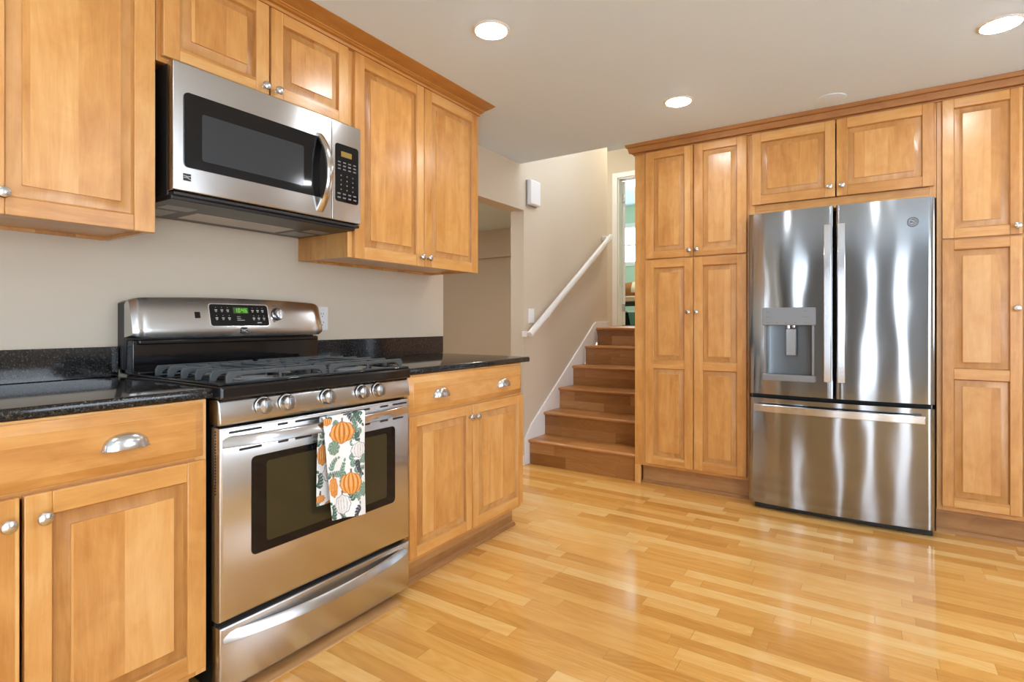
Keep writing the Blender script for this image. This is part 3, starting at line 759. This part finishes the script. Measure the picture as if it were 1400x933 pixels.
# oven door
od_ = MB(mapL)
od_.rects([(-0.005, 0.7575, 0.2335, 0.7925, 0.617), (-0.005, 0.7575, 0.2335, 0.7925, RX_ - 0.012), (-0.002, 0.7545, 0.236, 0.790, RX_ - 0.004), (0.006, 0.7465, 0.244, 0.782, RX_)], 'v')
od = od_.build('oven_door', M['steel'], rg)
MB(mapL).rrect(0.090, 0.676, 0.397, 0.694, RX_ - 0.002, RX_ + 0.0015, 0.016).build('window_glass', M['glass'], od)
MB(mapL).rrect(0.138, 0.632, 0.426, 0.672, RX_ + 0.001, RX_ + 0.0022, 0.01).build('inner_window', M['oven_glass'], od)
m = MB(mapL)
for (z_, spans) in ((0.7765, ((0.022, 0.124), (0.176, 0.212), (0.238, 0.36), (0.42, 0.55), (0.60, 0.64), (0.665, 0.74))), (0.7215, ((0.053, 0.124), (0.178, 0.214), (0.238, 0.30), (0.50, 0.55), (0.60, 0.64), (0.665, 0.72)))):
    for (a_, b_) in spans: MB(mapL).rrect(a_, b_, z_ - 0.0035, z_ + 0.0035, RX_ - 0.002, RX_ + 0.0006, 0.003).build('vent_slot', M['slot'], od)
m = MB(mapL)
for i in range(22): m.box(-0.0056, -0.0045, 0.60 + i * 0.0085, 0.6045 + i * 0.0085, 0.636, 0.641)
m.build('side_slots', M['slot'], od)
bow('handle', 0.004, 0.748, 0.733, 0.766, RX_ + 0.006, 0.046, od, 0.0, 0.014, pw=2.6)
# control panel with knobs
m = MB(mapL)
m.prism([(0.798, 0.60), (0.798, RX_ - 0.006), (0.801, RX_), (0.807, RX_ + 0.0025), (0.862, RX_ - 0.006), (0.8685, RX_ - 0.009), (0.8725, RX_ - 0.015), (0.8725, 0.60)], 'u', -0.005, 0.757, 'u')
cpn = m.build('control_panel', M['steel'], rg, 0.004, 3)
KN = RX_ - 0.0045
for u in (0.128, 0.207, 0.361, 0.510, 0.588):
    z_ = 0.842
    k_ = MB(mapL).lathe((u, z_, KN + 0.0015), 'n', [(0.027, 0), (0.027, 0.004), (0.0245, 0.0055), (0.0235, 0.02), (0.021, 0.025), (0.012, 0.0285), (0.001, 0.029)], 28).build('burner_knob', M['nickel'], rg)
    g = MB(mapL); g.prism([(z_ - 0.022, KN + 0.022), (z_ - 0.016, KN + 0.034), (z_, KN + 0.037), (z_ + 0.016, KN + 0.034), (z_ + 0.024, KN + 0.020)], 'u', u - 0.0085, u + 0.0085)
    g.build('grip', M['grip'], k_, 0.002)
    MB(mapL).lathe((u, z_, KN + 0.0012), 'n', [(0.0285, 0), (0.0285, 0.003)], 28).build('collar', M['black'], k_)
    MB(mapL).box(u - 0.001, u + 0.001, z_ + 0.0275, z_ + 0.034, KN + 0.0018, KN + 0.0026).build('pointer_mark', M['black'], k_)
# cooktop
m = MB(mapL)
m.rects([(-0.004, 0.762, 0.8735, 0.913, 0.06) for _ in (0,)] + [(-0.004, 0.762, 0.8735, 0.913, RX_ - 0.006), (-0.002, 0.760, 0.8735, 0.911, RX_), (0.004, 0.754, 0.876, 0.905, RX_ + 0.004)], 'u')
ck = m.build('cooktop', M['enamel'], rg, 0.004, 3)
m = MB(mapL)                                # raised rim around the sunken top
for (a_, b_, c_, d_) in ((-0.003, 0.014, 0.06, 0.652), (0.744, 0.761, 0.06, 0.652), (0.014, 0.744, 0.636, 0.652)): m.box(a_, b_, 0.9125, 0.919, c_, d_)
m.build('rim', M['enamel'], ck, 0.003)
def burner(u, n, r, oval=1.0):
    m = MB(mapL)
    m.lathe((u, 0.913, n), 'v', [(r * 1.5, 0), (r * 1.45, 0.003), (r * 1.05, 0.004), (r, 0.012)], 26, sq=(oval, 1) if False else (1, oval))
    b_ = m.build('burner', M['grey_plastic'], rg)
    MB(mapL).lathe((u, 0.925, n), 'v', [(r * 1.06, 0), (r * 1.06, 0.006), (r * 0.9, 0.009), (0.001, 0.0095)], 26, sq=(1, oval)).build('burner_cap', M['black'], b_)
burner(0.19, 0.21, 0.034); burner(0.19, 0.50, 0.042); burner(0.57, 0.21, 0.034); burner(0.57, 0.50, 0.042)
burner(0.38, 0.355, 0.026, 2.0)
def grate(u0, u1):
    m = MB(mapL); n0, n1 = 0.20, 0.635; zt = 0.951; w_ = 0.0045
    def bar(path, ww=w_, hh=0.0065):
        m.sweep(path, [(-ww, -hh), (ww, -hh), (ww * 0.7, hh), (-ww * 0.7, hh)], (0, 1, 0))
    ns = [n0 + (n1 - n0) * i / 5 for i in range(6)]; um = (u0 + u1) / 2
    for i, n in enumerate(ns):
        full = i in (0, 5)
        lo = [(u0, 0.914, n), (u0, 0.932, n), (u0 + 0.004, 0.943, n), (u0 + 0.014, zt - 0.0065, n)]
        hi = [(u1 - 0.014, zt - 0.0065, n), (u1 - 0.004, 0.943, n), (u1, 0.932, n), (u1, 0.914, n)]
        def legpoly(ue, sgn):
            # finger end turning down in a wide curve
            p = [(ue, 0.9165), (ue, zt - 0.012), (ue + sgn * 0.008, zt), (ue + sgn * 0.06, zt), (ue + sgn * 0.06, zt - 0.012), (ue + sgn * 0.034, zt - 0.014), (ue + sgn * 0.022, zt - 0.022), (ue + sgn * 0.017, 0.9165)]
            m.prism(p, 'n', n - w_, n + w_)
        legpoly(u0, 1); legpoly(u1, -1)
        a_, b_ = (u0 + 0.058, u1 - 0.058) if (full or i in (1, 4)) else (u0 + 0.058, u0 + 0.10)
        m.box(a_, b_, zt - 0.012, zt, n - w_, n + w_)
        if not (full or i in (1, 4)): m.box(u1 - 0.10, u1 - 0.058, zt - 0.012, zt, n - w_, n + w_)
    for uu in (u0 + 0.10, um, u1 - 0.10):
        m.box(uu - w_, uu + w_, zt - 0.013, zt - 0.001, n0, n1)
    for n in (n0, n1):
        m.box(u0 + 0.01, u1 - 0.01, 0.9168, 0.9225, n - w_ * 0.8, n + w_ * 0.8)
        m.box(um - w_, um + w_, 0.9168, zt - 0.006, n - w_ * 0.9, n + w_ * 0.9)
    return m.build('grate', M['iron'], rg, 0.002)
grate(0.026, 0.376); grate(0.386, 0.736)
# backguard
m = MB(mapL)
m.box(0.004, 0.756, 0.9135, 1.035, WX + 0.004, 0.085); m.box(0.02, 0.74, 1.018, 1.036, 0.085, 0.098)
m.box(0.012, 0.748, 0.913, 0.926, 0.085, 0.11)
bk_ = m.build('back_riser', M['enamel'], rg, 0.005, 3)
def bgtop(u): s_ = (u - 0.38) / 0.385; return 1.193 - 0.011 * s_ * s_ - (0.010 * max(0, abs(s_) - 0.93) / 0.07)
m = MB(mapL); rings = []; K = 40
for i in range(K + 1):
    u = -0.003 + 0.766 * i / K; t_ = bgtop(u); e = min(u + 0.003, 0.763 - u); c_ = 0.010 * max(0, 1 - e / 0.03) ** 2
    rings.append([(u, 1.044, 0.040), (u, 1.042 + c_, 0.108 - c_), (u, 1.060, 0.115 - c_), (u, 1.075, 0.113 - c_), (u, t_ - 0.008, 0.086 - c_), (u, t_ - 0.001, 0.079 - c_), (u, t_, 0.060), (u, t_ - 0.012, 0.040)])
m.loft(rings, 'u'); m.build('backguard', M['steel'], rg, 0, 2, 35)
m = MB(mapL); rings = []
for i in range(K + 1):
    u = -0.002 + 0.764 * i / K; t_ = bgtop(u) - 0.008
    rings.append([(u, 0.93, WX + 0.003), (u, 0.93, 0.030), (u, 1.04, 0.041), (u, t_, 0.041), (u, t_, WX + 0.003)])
m.loft(rings, 'u'); m.build('backguard_shell', M['black'], rg, 0.003)
def bgn(v): return 0.113 + (0.086 - 0.113) * (v - 1.075) / (1.185 - 1.075)
def mapBG(u, v, n): return (bgn(v) + n, u, v)      # flat pieces lying on the sloped face
def bgp(name, m, mat): return m.build(name, M[mat], rg)
bgp('display_bezel', MB(mapBG).rrect(0.254, 0.500, 1.080, 1.170, -0.002, 0.0010, 0.012), 'smooth_steel')
bgp('display_panel', MB(mapBG).rrect(0.258, 0.496, 1.083, 1.167, -0.002, 0.0018, 0.010), 'glass')
bgp('display_screen', MB(mapBG).rrect(0.350, 0.412, 1.132, 1.156, 0.0015, 0.0021, 0.002), 'green_glow')
SEG = {'0': 'abcdef', '1': 'bc', '4': 'fgbc', '6': 'afgedc'}
m = MB(mapBG)
def seg7(ch, u, v, w_, h_, t_):
    q = {'a': (u, u + w_, v + h_ - t_, v + h_), 'd': (u, u + w_, v, v + t_), 'g': (u, u + w_, v + h_ / 2 - t_ / 2, v + h_ / 2 + t_ / 2),
         'f': (u, u + t_, v + h_ / 2, v + h_), 'e': (u, u + t_, v, v + h_ / 2), 'b': (u + w_ - t_, u + w_, v + h_ / 2, v + h_), 'c': (u + w_ - t_, u + w_, v, v + h_ / 2)}
    for s_ in SEG[ch]: a_, b_, c_, d_ = q[s_]; m.box(a_, b_, c_, d_, 0.0021, 0.0024)
for ch, u in (('1', 0.356), ('0', 0.369), ('4', 0.384), ('6', 0.397)): seg7(ch, u, 1.136, 0.009, 0.016, 0.0022)
for v in (1.141, 1.147): m.box(0.3805, 0.3822, v, v + 0.0018, 0.0021, 0.0024)
bgp('clock_digits', m, 'green_led')
m = MB(mapBG)
for (u, v) in ((0.282, 1.143), (0.305, 1.143), (0.328, 1.143), (0.282, 1.112), (0.307, 1.112), (0.331, 1.112), (0.430, 1.143), (0.452, 1.143), (0.473, 1.143), (0.432, 1.112), (0.453, 1.112), (0.476, 1.112)):
    m = MB(mapBG); m.box(u - 0.005, u + 0.005, v, v + 0.0035, 0.0018, 0.0021); m.box(u - 0.0035, u + 0.0035, v - 0.0055, v - 0.003, 0.0018, 0.0021)
    m.box(u - 0.001, u + 0.001, v + 0.010, v + 0.012, 0.0018, 0.0021); bgp('key_marking', m, 'mark')
for v, l_ in ((1.118, 0.014), (1.111, 0.016), (1.104, 0.03)): bgp('key_marking', MB(mapBG).box(0.362, 0.362 + l_, v, v + 0.002, 0.0018, 0.0021), 'mark')
bgp('key_marking', MB(mapBG).box(0.445, 0.463, 1.093, 1.097, 0.0018, 0.0021), 'mark')
m = MB(mapBG); m.box(0.203, 0.222, 1.113, 1.136, -0.002, 0.0012); bgp('sensor_window', m, 'glass')
m = MB(mapBG); m.box(0.180, 0.225, 1.1695, 1.1712, -0.001, 0.0006); m.box(0.520, 0.565, 1.166, 1.1677, -0.001, 0.0006); bgp('heading_marks', m, 'mark_dim')
# square emblem: dark tile with pale slanting strokes
def emblem(f, u, v, n, parent, s_=0.0115):
    MB(f).box(u - s_, u + s_, v - s_, v + s_, n - 0.001, n + 0.0008).build('emblem', M['black'], parent)
    m = MB(f)
    m.prism([(u - s_, v + s_ * 0.45), (u + s_ * 0.2, v + s_ * 0.25), (u + s_, v + s_ * 0.52), (u + s_, v + s_ * 0.36), (u + s_ * 0.2, v + s_ * 0.05), (u - s_, v + s_ * 0.3)], 'n', n + 0.0008, n + 0.0011)
    m.prism([(u - s_, v - s_ * 0.1), (u, v - s_ * 0.02), (u + s_, v - s_ * 0.52), (u + s_, v - s_ * 0.7), (u, v - s_ * 0.2), (u - s_, v - s_ * 0.25)], 'n', n + 0.0008, n + 0.0011)
    m.build('emblem_strokes', M['mark'], parent)
emblem(mapBG, 0.385, 1.0640, 0.0022, rg, 0.0125)
k_ = MB(mapBG).lathe((0.539, 1.132, 0), 'n', [(0.024, -0.002), (0.024, 0.004), (0.0215, 0.006), (0.020, 0.02), (0.017, 0.025), (0.001, 0.026)], 26).build('timer_knob', M['nickel'], rg)
MB(mapBG).prism([(0.539 - 0.0055, 1.112), (0.539 + 0.0055, 1.112), (0.539 + 0.0055, 1.152), (0.539 - 0.0055, 1.152)], 'n', 0.018, 0.032).build('grip', M['smooth_steel'], k_, 0.002)
MB(mapBG).lathe((0.539, 1.132, 0), 'n', [(0.0265, -0.002), (0.0265, 0.003)], 26).build('collar', M['black'], k_)

# ================================================================== MICROWAVE
mw = thing('microwave', 'stainless steel over the range microwave under the short wall cabinet', 'microwave', (0.2, 0.36, 1.49))
MX = 0.395
MB(mapL).box(-0.004, 0.722, 1.500, 1.918, WX + 0.004, 0.350).build('case', M['black'], mw, 0.003)
m = MB(mapL); m.box(-0.003, 0.721, 1.4855, 1.502, WX + 0.02, 0.375); m.box(-0.002, 0.735, 1.497, 1.509, 0.35, MX - 0.006)
m.build('base_pan', M['black'], mw, 0.003)
m = MB(mapL); m.box(0.16, 0.55, 1.4835, 1.4862, 0.06, 0.20, 'u'); m.build('grease_filter', M['filter'], mw, 0.001)
m = MB(mapL)
for (a_, b_, c_, d_) in ((0.02, 0.11, 0.04, 0.17), (0.03, 0.13, 0.20, 0.27), (0.58, 0.69, 0.05, 0.15), (0.60, 0.70, 0.18, 0.24)): MB(mapL).box(a_, b_, 1.4838, 1.4862, c_, d_).build('vent_panel', M['grey_plastic'], mw, 0.001)
def mfront(name, u0, u1, rl, rr_):
    m = MB(mapL); K = 16; rings = []
    for i in range(K + 1):
        u = u0 + (u1 - u0) * i / K; s_ = (u - 0.37) / 0.375
        n = MX - 0.004 * s_ * s_
        rings.append([(u, 1.512, 0.352), (u, 1.512, n - 0.006), (u, 1.515, n - 0.001), (u, 1.521, n), (u, 1.912, n), (u, 1.918, n - 0.001), (u, 1.921, n - 0.006), (u, 1.921, 0.352)])
    m.loft(rings, 'u'); return m.build(name, M['steel'], mw, 0.0015)
md = mfront('door', -0.005, 0.5885, 1, 0)
mc = mfront('control_panel', 0.591, 0.7385, 0, 1)
MB(mapL).rrect(0.026, 0.560, 1.590, 1.828, MX - 0.004, MX + 0.0012, 0.014).build('window_glass', M['glass'], md)
MB(mapL).rrect(0.080, 0.458, 1.620, 1.772, MX + 0.001, MX + 0.0018, 0.008).build('inner_window', M['mesh_glass'], md)
emblem(mapL, 0.036, 1.558, MX - 0.002, md, 0.0115)
m = MB(mapL); rings = []
for i in range(25):
    s_ = i / 24; q = 1 - abs(2 * s_ - 1) ** 2.2; v = 1.534 + (1.842 - 1.534) * s_; n = MX + 0.004 + 0.050 * q
    u = 0.530 + 0.012 * q; hw = 0.0145
    rings.append([(u - hw, v, n - 0.014), (u - hw, v, n - 0.003), (u - hw * 0.5, v, n), (u + hw * 0.5, v, n), (u + hw, v, n - 0.003), (u + hw, v, n - 0.014)])
m.loft(rings, 'v'); m.build('handle', M['smooth_steel'], md, 0, 2, 40)
MB(mapL).rrect(0.606, 0.724, 1.592, 1.829, MX - 0.006, MX - 0.0004, 0.012).build('keypad', M['glass'], mc)
MB(mapL).rrect(0.634, 0.688, 1.778, 1.800, MX - 0.001, MX + 0.0001, 0.002).build('display_screen', M['amber'], mc)
def key(m): m.build('key_marking', M['mark_dim'], mc)
for r_ in range(3):
    for c_ in range(4): key(MB(mapL).box(0.618 + c_ * 0.026, 0.632 + c_ * 0.026, 1.752 - r_ * 0.014, 1.757 - r_ * 0.014, MX - 0.001, MX))
for r_ in range(4):
    for c_ in range(3): key(MB(mapL).lathe((0.634 + c_ * 0.030, 1.700 - r_ * 0.019, MX - 0.001), 'n', [(0.0032, 0), (0.0032, 0.001)], 8))
for r_ in range(2):
    for c_ in range(4): key(MB(mapL).box(0.616 + c_ * 0.027, 0.631 + c_ * 0.027, 1.622 - r_ * 0.016, 1.628 - r_ * 0.016, MX - 0.001, MX))

# ================================================================== DISH TOWEL
TW = 0.168
def mixf(a_, b_, f): return tuple(x + (y - x) * f for x, y in zip(a_, b_))
ORG, ORD, CRM, GRN, DGR, INK, WHT = (0.72, 0.27, 0.035), (0.38, 0.10, 0.012), (0.86, 0.55, 0.26), (0.16, 0.27, 0.20), (0.05, 0.11, 0.08), (0.06, 0.055, 0.07), (0.83, 0.85, 0.85)
rnd = random.Random(5)
LEAVES = []     # x, y, angle, length, tone: sprigs with paired leaves
for _ in range(64):
    sx, sy, sa, bend, tone = rnd.uniform(0, TW), rnd.uniform(-0.02, 0.72), rnd.uniform(0, math.tau), rnd.uniform(-0.35, 0.35), rnd.random()
    for k_ in range(5):
        LEAVES.append((sx, sy, sa + 0.75, 0.019 - 0.002 * k_, tone)); LEAVES.append((sx, sy, sa - 0.75, 0.019 - 0.002 * k_, tone))
        LEAVES.append((sx, sy, sa, 0.0115, -1.0))
        sx += 0.0105 * math.cos(sa); sy += 0.0105 * math.sin(sa); sa += bend
    LEAVES.append((sx, sy, sa, 0.015, tone))
PUMP = []      # x, y, rx, ry, kind
for y0 in (0.0, 0.365):
    PUMP += [(0.070, 0.062 + y0, 0.050, 0.036, 'o'), (0.034, 0.108 + y0, 0.026, 0.024, 'g'), (0.138, 0.128 + y0, 0.034, 0.026, 'w'),
             (0.012, 0.018 + y0, 0.020, 0.013, 'o'), (0.100, 0.236 + y0, 0.048, 0.036, 'o'), (0.020, 0.238 + y0, 0.020, 0.034, 'o'),
             (0.058, 0.302 + y0, 0.038, 0.033, 'w'), (0.158, 0.262 + y0, 0.020, 0.024, 'g'), (0.162, 0.160 + y0, 0.016, 0.016, 'g')]
def towel_col(x, y):
    c = WHT
    for (lx, ly, a_, l_, k_) in LEAVES:
        dx, dy = x - lx, y - ly
        if dx * dx + dy * dy > 0.0012: continue
        p, q = dx * math.cos(a_) + dy * math.sin(a_), -dx * math.sin(a_) + dy * math.cos(a_)
        s_ = p / l_
        if 0 < s_ < 1:
            if k_ < 0:
                if abs(q) < 0.0009: c = DGR
                continue
            wd_ = 0.0046 * math.sin(math.pi * s_ ** 0.75)
            if abs(q) < wd_: c = (mixf(GRN, (0.30, 0.42, 0.34), 0.7 * (q > 0)) if k_ < 0.6 else mixf(DGR, GRN, 0.4 * (q > 0))) if k_ < 0.88 else INK
    for (px, py, rx, ry, kd) in PUMP:
        u, v = (x - px) / rx, (y - py) / ry
        lobes = 1 + 0.05 * math.cos(8 * math.atan2(v, u))
        r2 = math.sqrt(u * u + v * v) / lobes
        if kd in 'ow' and abs(x - px + 0.05 * (y - py)) < 0.0032 and -ry - 0.013 < y - py < -ry * 0.72: c = mixf(INK, (0.2, 0.16, 0.1), 0.5)
        if r2 < 1:
            wv = math.sqrt(max(1e-4, 1 - min(0.98, abs(v)) ** 2)); rib = abs(((u / max(0.15, wv)) * 2.5 + 0.5) % 1.0 - 0.5) * 2
            if kd == 'o':
                c = mixf(ORG, CRM, max(0, 0.75 - rib * 1.1) * (0.5 + 0.5 * (v < 0.3)))
                if rib > 0.84: c = ORD
                if r2 > 0.94: c = mixf(ORD, ORG, 0.3)
            elif kd == 'w':
                c = (0.80, 0.80, 0.79)
                if rib > 0.86: c = (0.33, 0.32, 0.33)
                if r2 > 0.93: c = (0.25, 0.24, 0.26)
            else:
                c = mixf(GRN, (0.36, 0.47, 0.36), 0.5 + 0.5 * math.sin(9 * math.atan2(v, u) + 5 * r2))
                if rib > 0.85: c = DGR
    return c
m = MB(mapL); NU, NV = 120, 420
HT, HX = 0.770, 0.7085              # top of the handle under the cloth, outer face of the handle there
FL, BKL = 0.335, 0.285              # lengths of the hanging flaps
tot = FL + 0.05 + BKL; G = []; colr = []
for j in range(NV + 1):
    t_ = tot * j / NV               # 0 at the front hem, running up and over to the back hem
    row = []
    for i in range(NU + 1):
        s_ = i / NU
        if t_ < FL:
            d_ = FL - t_; z = HT - d_; x = HX + 0.006 + 0.004 * math.sin(s_ * 9 + 1.0) * min(1, d_ / 0.1) - 0.003 * math.sin(d_ * 9)
            u = 0.303 + 0.034 * d_ / FL + s_ * (TW + 0.008 - 0.030 * d_ / FL); z -= 0.022 * s_ * (d_ / FL) - 0.004
        elif t_ < FL + 0.05:
            a_ = (t_ - FL) / 0.05 * math.pi; x = HX - 0.008 + 0.014 * math.cos(a_); z = HT + 0.004 + 0.010 * math.sin(a_) ; u = 0.303 + s_ * (TW + 0.008) + 0.008 * (t_ - FL) / 0.05
        else:
            d_ = t_ - FL - 0.05; z = HT - d_; x = HX - 0.022 - 0.012 * min(1, d_ / 0.08) + 0.003 * math.sin(s_ * 8)
            u = 0.311 + s_ * TW - 0.004 * d_ / BKL
        row.append(m.vert(u, z, x)); 
    G.append(row)
for j in range(NV):
    for i in range(NU): m.face([G[j][i], G[j][i + 1], G[j + 1][i + 1], G[j + 1][i]])
o = m.build('dish_towel', M['white'], None, 0, 2, 180, fixn=False)
me = o.data
ca_ = me.color_attributes.new('print', 'FLOAT_COLOR', 'POINT')
for j in range(NV + 1):
    t_ = tot * j / NV
    for i in range(NU + 1):
        yy = FL - t_ + 0.012 if t_ < FL + 0.02 else (t_ - FL - 0.03) + 0.365 + 0.15
        c = towel_col(TW * i / NU, yy if t_ < FL + 0.02 else ((t_ - FL - 0.03) + 0.10))
        ca_.data[j * (NU + 1) + i].color = (*c, 1)
tm, t, b = nt('printed_cotton')
at = N(t, 'ShaderNodeVertexColor', layer_name='print'); L(t, at.outputs[0], b.inputs['Base Color'])
b.inputs['Roughness'].default_value = 0.9
tcn = N(t, 'ShaderNodeTexCoord').outputs['Object']; bump(t, b, noise(t, tcn, 900, 2.0, 0.5), 0.2, 0.0008)
me.materials.clear(); me.materials.append(tm)
sd = o.modifiers.new('cloth', 'SOLIDIFY'); sd.thickness = 0.0016; sd.offset = 0
tag(o, 'white dish towel printed with orange pumpkins hanging from the oven door handle', 'towel')

# ================================================================== WALL FITTINGS
ol = thing('electrical_outlet', 'white duplex outlet on the beige wall beside the range', 'outlet', (WX, 0.85, 1.115))
MB(mapL).rects([(0.8145, 0.8865, 1.056, 1.172, WX + 0.0005), (0.8145, 0.8865, 1.056, 1.172, WX + 0.004), (0.818, 0.883, 1.0595, 1.1685, WX + 0.0065)]).build('cover_plate', M['plate'], ol)
for v in (1.093, 1.135):
    s_ = MB(mapL).rrect(0.833, 0.868, v - 0.0155, v + 0.0155, WX + 0.006, WX + 0.0085, 0.008).build('socket', M['plate'], ol, 0.001)
    q = MB(mapL); q.box(0.8425, 0.845, v - 0.002, v + 0.009, WX + 0.0084, WX + 0.0088); q.box(0.8555, 0.858, v - 0.001, v + 0.008, WX + 0.0084, WX + 0.0088)
    q.lathe((0.8505, v - 0.009, WX + 0.0084), 'n', [(0.0028, 0), (0.0028, 0.0004)], 10); q.build('slots', M['slot'], s_)
sw = thing('light_switch', 'white light switch on the beige wall below the handrail end', 'switch', (WX, 2.80, 1.148))
MB(mapL).rects([(2.756, 2.838, 1.092, 1.205, WX + 0.0005), (2.756, 2.838, 1.092, 1.205, WX + 0.004), (2.760, 2.834, 1.096, 1.201, WX + 0.0065)]).build('cover_plate', M['plate'], sw)
MB(mapL).rects([(2.780, 2.814, 1.115, 1.182, WX + 0.006), (2.780, 2.814, 1.115, 1.182, WX + 0.008), (2.782, 2.812, 1.117, 1.180, WX + 0.011)]).build('rocker', M['plate'], sw)
dc = thing('door_chime', 'white rectangular door chime box high on the beige wall by the stairs', 'door chime', (WX, 2.80, 2.1))
MB(mapL).rects([(2.722, 2.872, 2.012, 2.204, WX + 0.0005), (2.722, 2.872, 2.012, 2.204, WX + 0.035), (2.728, 2.866, 2.018, 2.198, WX + 0.045)]).build('cover', M['plate'], dc, 0.004)
MB(mapL).box(2.716, 2.866, 2.006, 2.200, WX + 0.0005, WX + 0.014).build('backplate', M['grey_plastic'], dc, 0.002)
cv = MB().lathe((2.03, 2.545, CEIL - 0.004), 'n', [(0.075, 0.0037), (0.074, 0.001), (0.070, 0.0), (0.001, 0.0)], 32).build('ceiling_cover', M['ceil'])
tag(cv, 'round blank cover plate on the ceiling above the refrigerator', 'ceiling cover')

# ================================================================== DOWNLIGHTS
def downlight(x, y, z, label, group=None, lens='led'):
    d_ = thing('downlight', label, 'ceiling light', (x, y, z), group)
    MB().lathe((x, y, z - 0.006), 'n', [(0.064, 0.0058), (0.066, 0.0), (0.074, 0.002), (0.078, 0.0058)], 36).build('trim_ring', M['white'], d_)
    MB().lathe((x, y, z - 0.005), 'n', [(0.064, 0.004), (0.062, -0.001), (0.045, -0.005), (0.02, -0.0068), (0.001, -0.007)], 36).build('lens', M[lens], d_)
    return d_
downlight(0.90, 0.985, CEIL, 'round glowing downlight in the ceiling nearest the left wall cabinets')
downlight(1.333, 2.13, CEIL, 'round glowing downlight in the ceiling before the pantry cabinet')
downlight(2.652, 2.08, CEIL, 'round glowing downlight in the ceiling at the upper right corner')
BH = 'added downlight in the ceiling out of view, lighting the kitchen'  # unseen downlights added to light the kitchen
for (x, y) in ((2.65, 0.75), (0.95, -0.75), (2.65, -0.75), (3.9, 0.75)):
    downlight(x, y, CEIL, BH, 'added downlights out of view')
downlight(-1.1, 2.3, 2.156, 'added unseen downlight in the hall ceiling, brightening the hall', None, 'led_hall_fill')  # hidden lamp added to brighten the hall
downlight(0.45, 4.55, 3.45, 'added unseen downlight over the stair landing, brightening the stair wall', None, 'led_landing_fill')  # hidden lamp added to brighten the stair wall

dl_ = thing('ceiling_lamp', 'added unseen glass ceiling lamp brightening the upstairs landing', 'ceiling lamp', (-0.95, 5.1, 3.45))  # hidden lamp added to light the landing's far wall
MB().lathe((-0.95, 5.1, 3.40), 'n', [(0.09, 0.0495), (0.09, 0.02), (0.03, 0.0)], 24).build('canopy', M['nickel'], dl_)
MB().lathe((-0.95, 5.1, 3.24), 'n', [(0.001, 0.0), (0.06, 0.012), (0.12, 0.05), (0.15, 0.10), (0.155, 0.10), (0.03, 0.16)], 28).build('glass_shade', emit('landing_fill_shade', (1.0, 0.93, 0.76), 26.0), dl_)
# ================================================================== BEDROOM THINGS
BF = 1.046
bd = thing('bed', 'daybed with a pale mattress seen through the bedroom door', 'bed', (-1.1, 8.2, BF))
m = MB(); 
m.box(-2.0, 0.0, 7.75, 7.80, 1.40, 1.44); m.box(-2.0, 0.0, 8.70, 8.75, 1.40, 1.44)
for x in (-2.0, -1.02, -0.05):
    for y in (7.75, 8.70): m.box(x, x + 0.05, y, y + 0.05, BF, 1.40)
m.build('frame', M['black'], bd)
MB().box(-2.0, 0.0, 7.76, 8.74, 1.442, 1.54).build('mattress', plain('pale_mattress', (0.62, 0.46, 0.32), 0.9), bd, 0.02)
bm_, t, b = nt('striped_blanket')
tc = N(t, 'ShaderNodeTexCoord').outputs['Object']; sp = N(t, 'ShaderNodeSeparateXYZ'); L(t, tc, sp.inputs[0])
fx = math_n(t, 'FRACT', math_n(t, 'ADD', math_n(t, 'MULTIPLY', sp.outputs[0], 2.6), 0.32))
c = mixc(t, math_n(t, 'LESS_THAN', fx, 0.33), (0.70, 0.58, 0.38), (0.33, 0.12, 0.03))
c = mixc(t, math_n(t, 'LESS_THAN', sp.outputs[2], 1.60), c, (0.30, 0.10, 0.03))
L(t, c, b.inputs['Base Color']); b.inputs['Roughness'].default_value = 0.95
bk2 = MB(); rings = []
for i in range(13):
    x = -1.75 + 1.5 * i / 12; h_ = 0.02 * math.sin(i * 1.7)
    rings.append([(x, 7.85, 1.545), (x, 7.83, 1.64 + h_), (x, 7.90, 1.76 + h_), (x, 8.1, 1.79 + h_ * 0.5), (x, 8.45, 1.77), (x, 8.6, 1.70), (x, 8.6, 1.545)])
tag(bk2.loft(rings).build('blanket', bm_, None, 0, 2, 60), 'brown and cream striped blanket folded on the daybed', 'blanket')
teal = plain('teal_plastic', (0.10, 0.30, 0.25), 0.4)
dteal = plain('dark_green_fabric', (0.015, 0.06, 0.05), 0.7)
def bin_(x, label, mat):
    b_ = thing('storage_bin', label, 'storage bin', (x, 8.0, BF))
    MB().rects([(x - 0.15, x + 0.15, 7.86, 8.24, BF + 0.002), (x - 0.18, x + 0.18, 7.82, 8.28, BF + 0.22)]).build('tub', mat, b_, 0.01)
    MB().rects([(x - 0.19, x + 0.19, 7.81, 8.29, BF + 0.221), (x - 0.18, x + 0.18, 7.82, 8.28, BF + 0.245)]).build('lid', M['plate'], b_, 0.004)
bin_(-1.02, 'teal storage bin under the daybed, right of the dark one', teal); bin_(-1.45, 'dark green storage bin under the daybed, left of the teal one', dteal)
cl = thing('ceiling_lamp', 'round glass ceiling lamp in the green bedroom', 'ceiling lamp', (-0.85, 7.9, 3.45))
MB().lathe((-0.85, 7.9, 3.40), 'n', [(0.09, 0.0495), (0.09, 0.02), (0.03, 0.0)], 24).build('canopy', M['nickel'], cl)
MB().lathe((-0.85, 7.9, 3.24), 'n', [(0.001, 0.0), (0.06, 0.012), (0.12, 0.05), (0.15, 0.10), (0.155, 0.10), (0.03, 0.16)], 28).build('glass_shade', emit('bedroom_shade', (0.9, 1.0, 0.9), 60.0, (0.5, 0.6, 0.5)), cl)
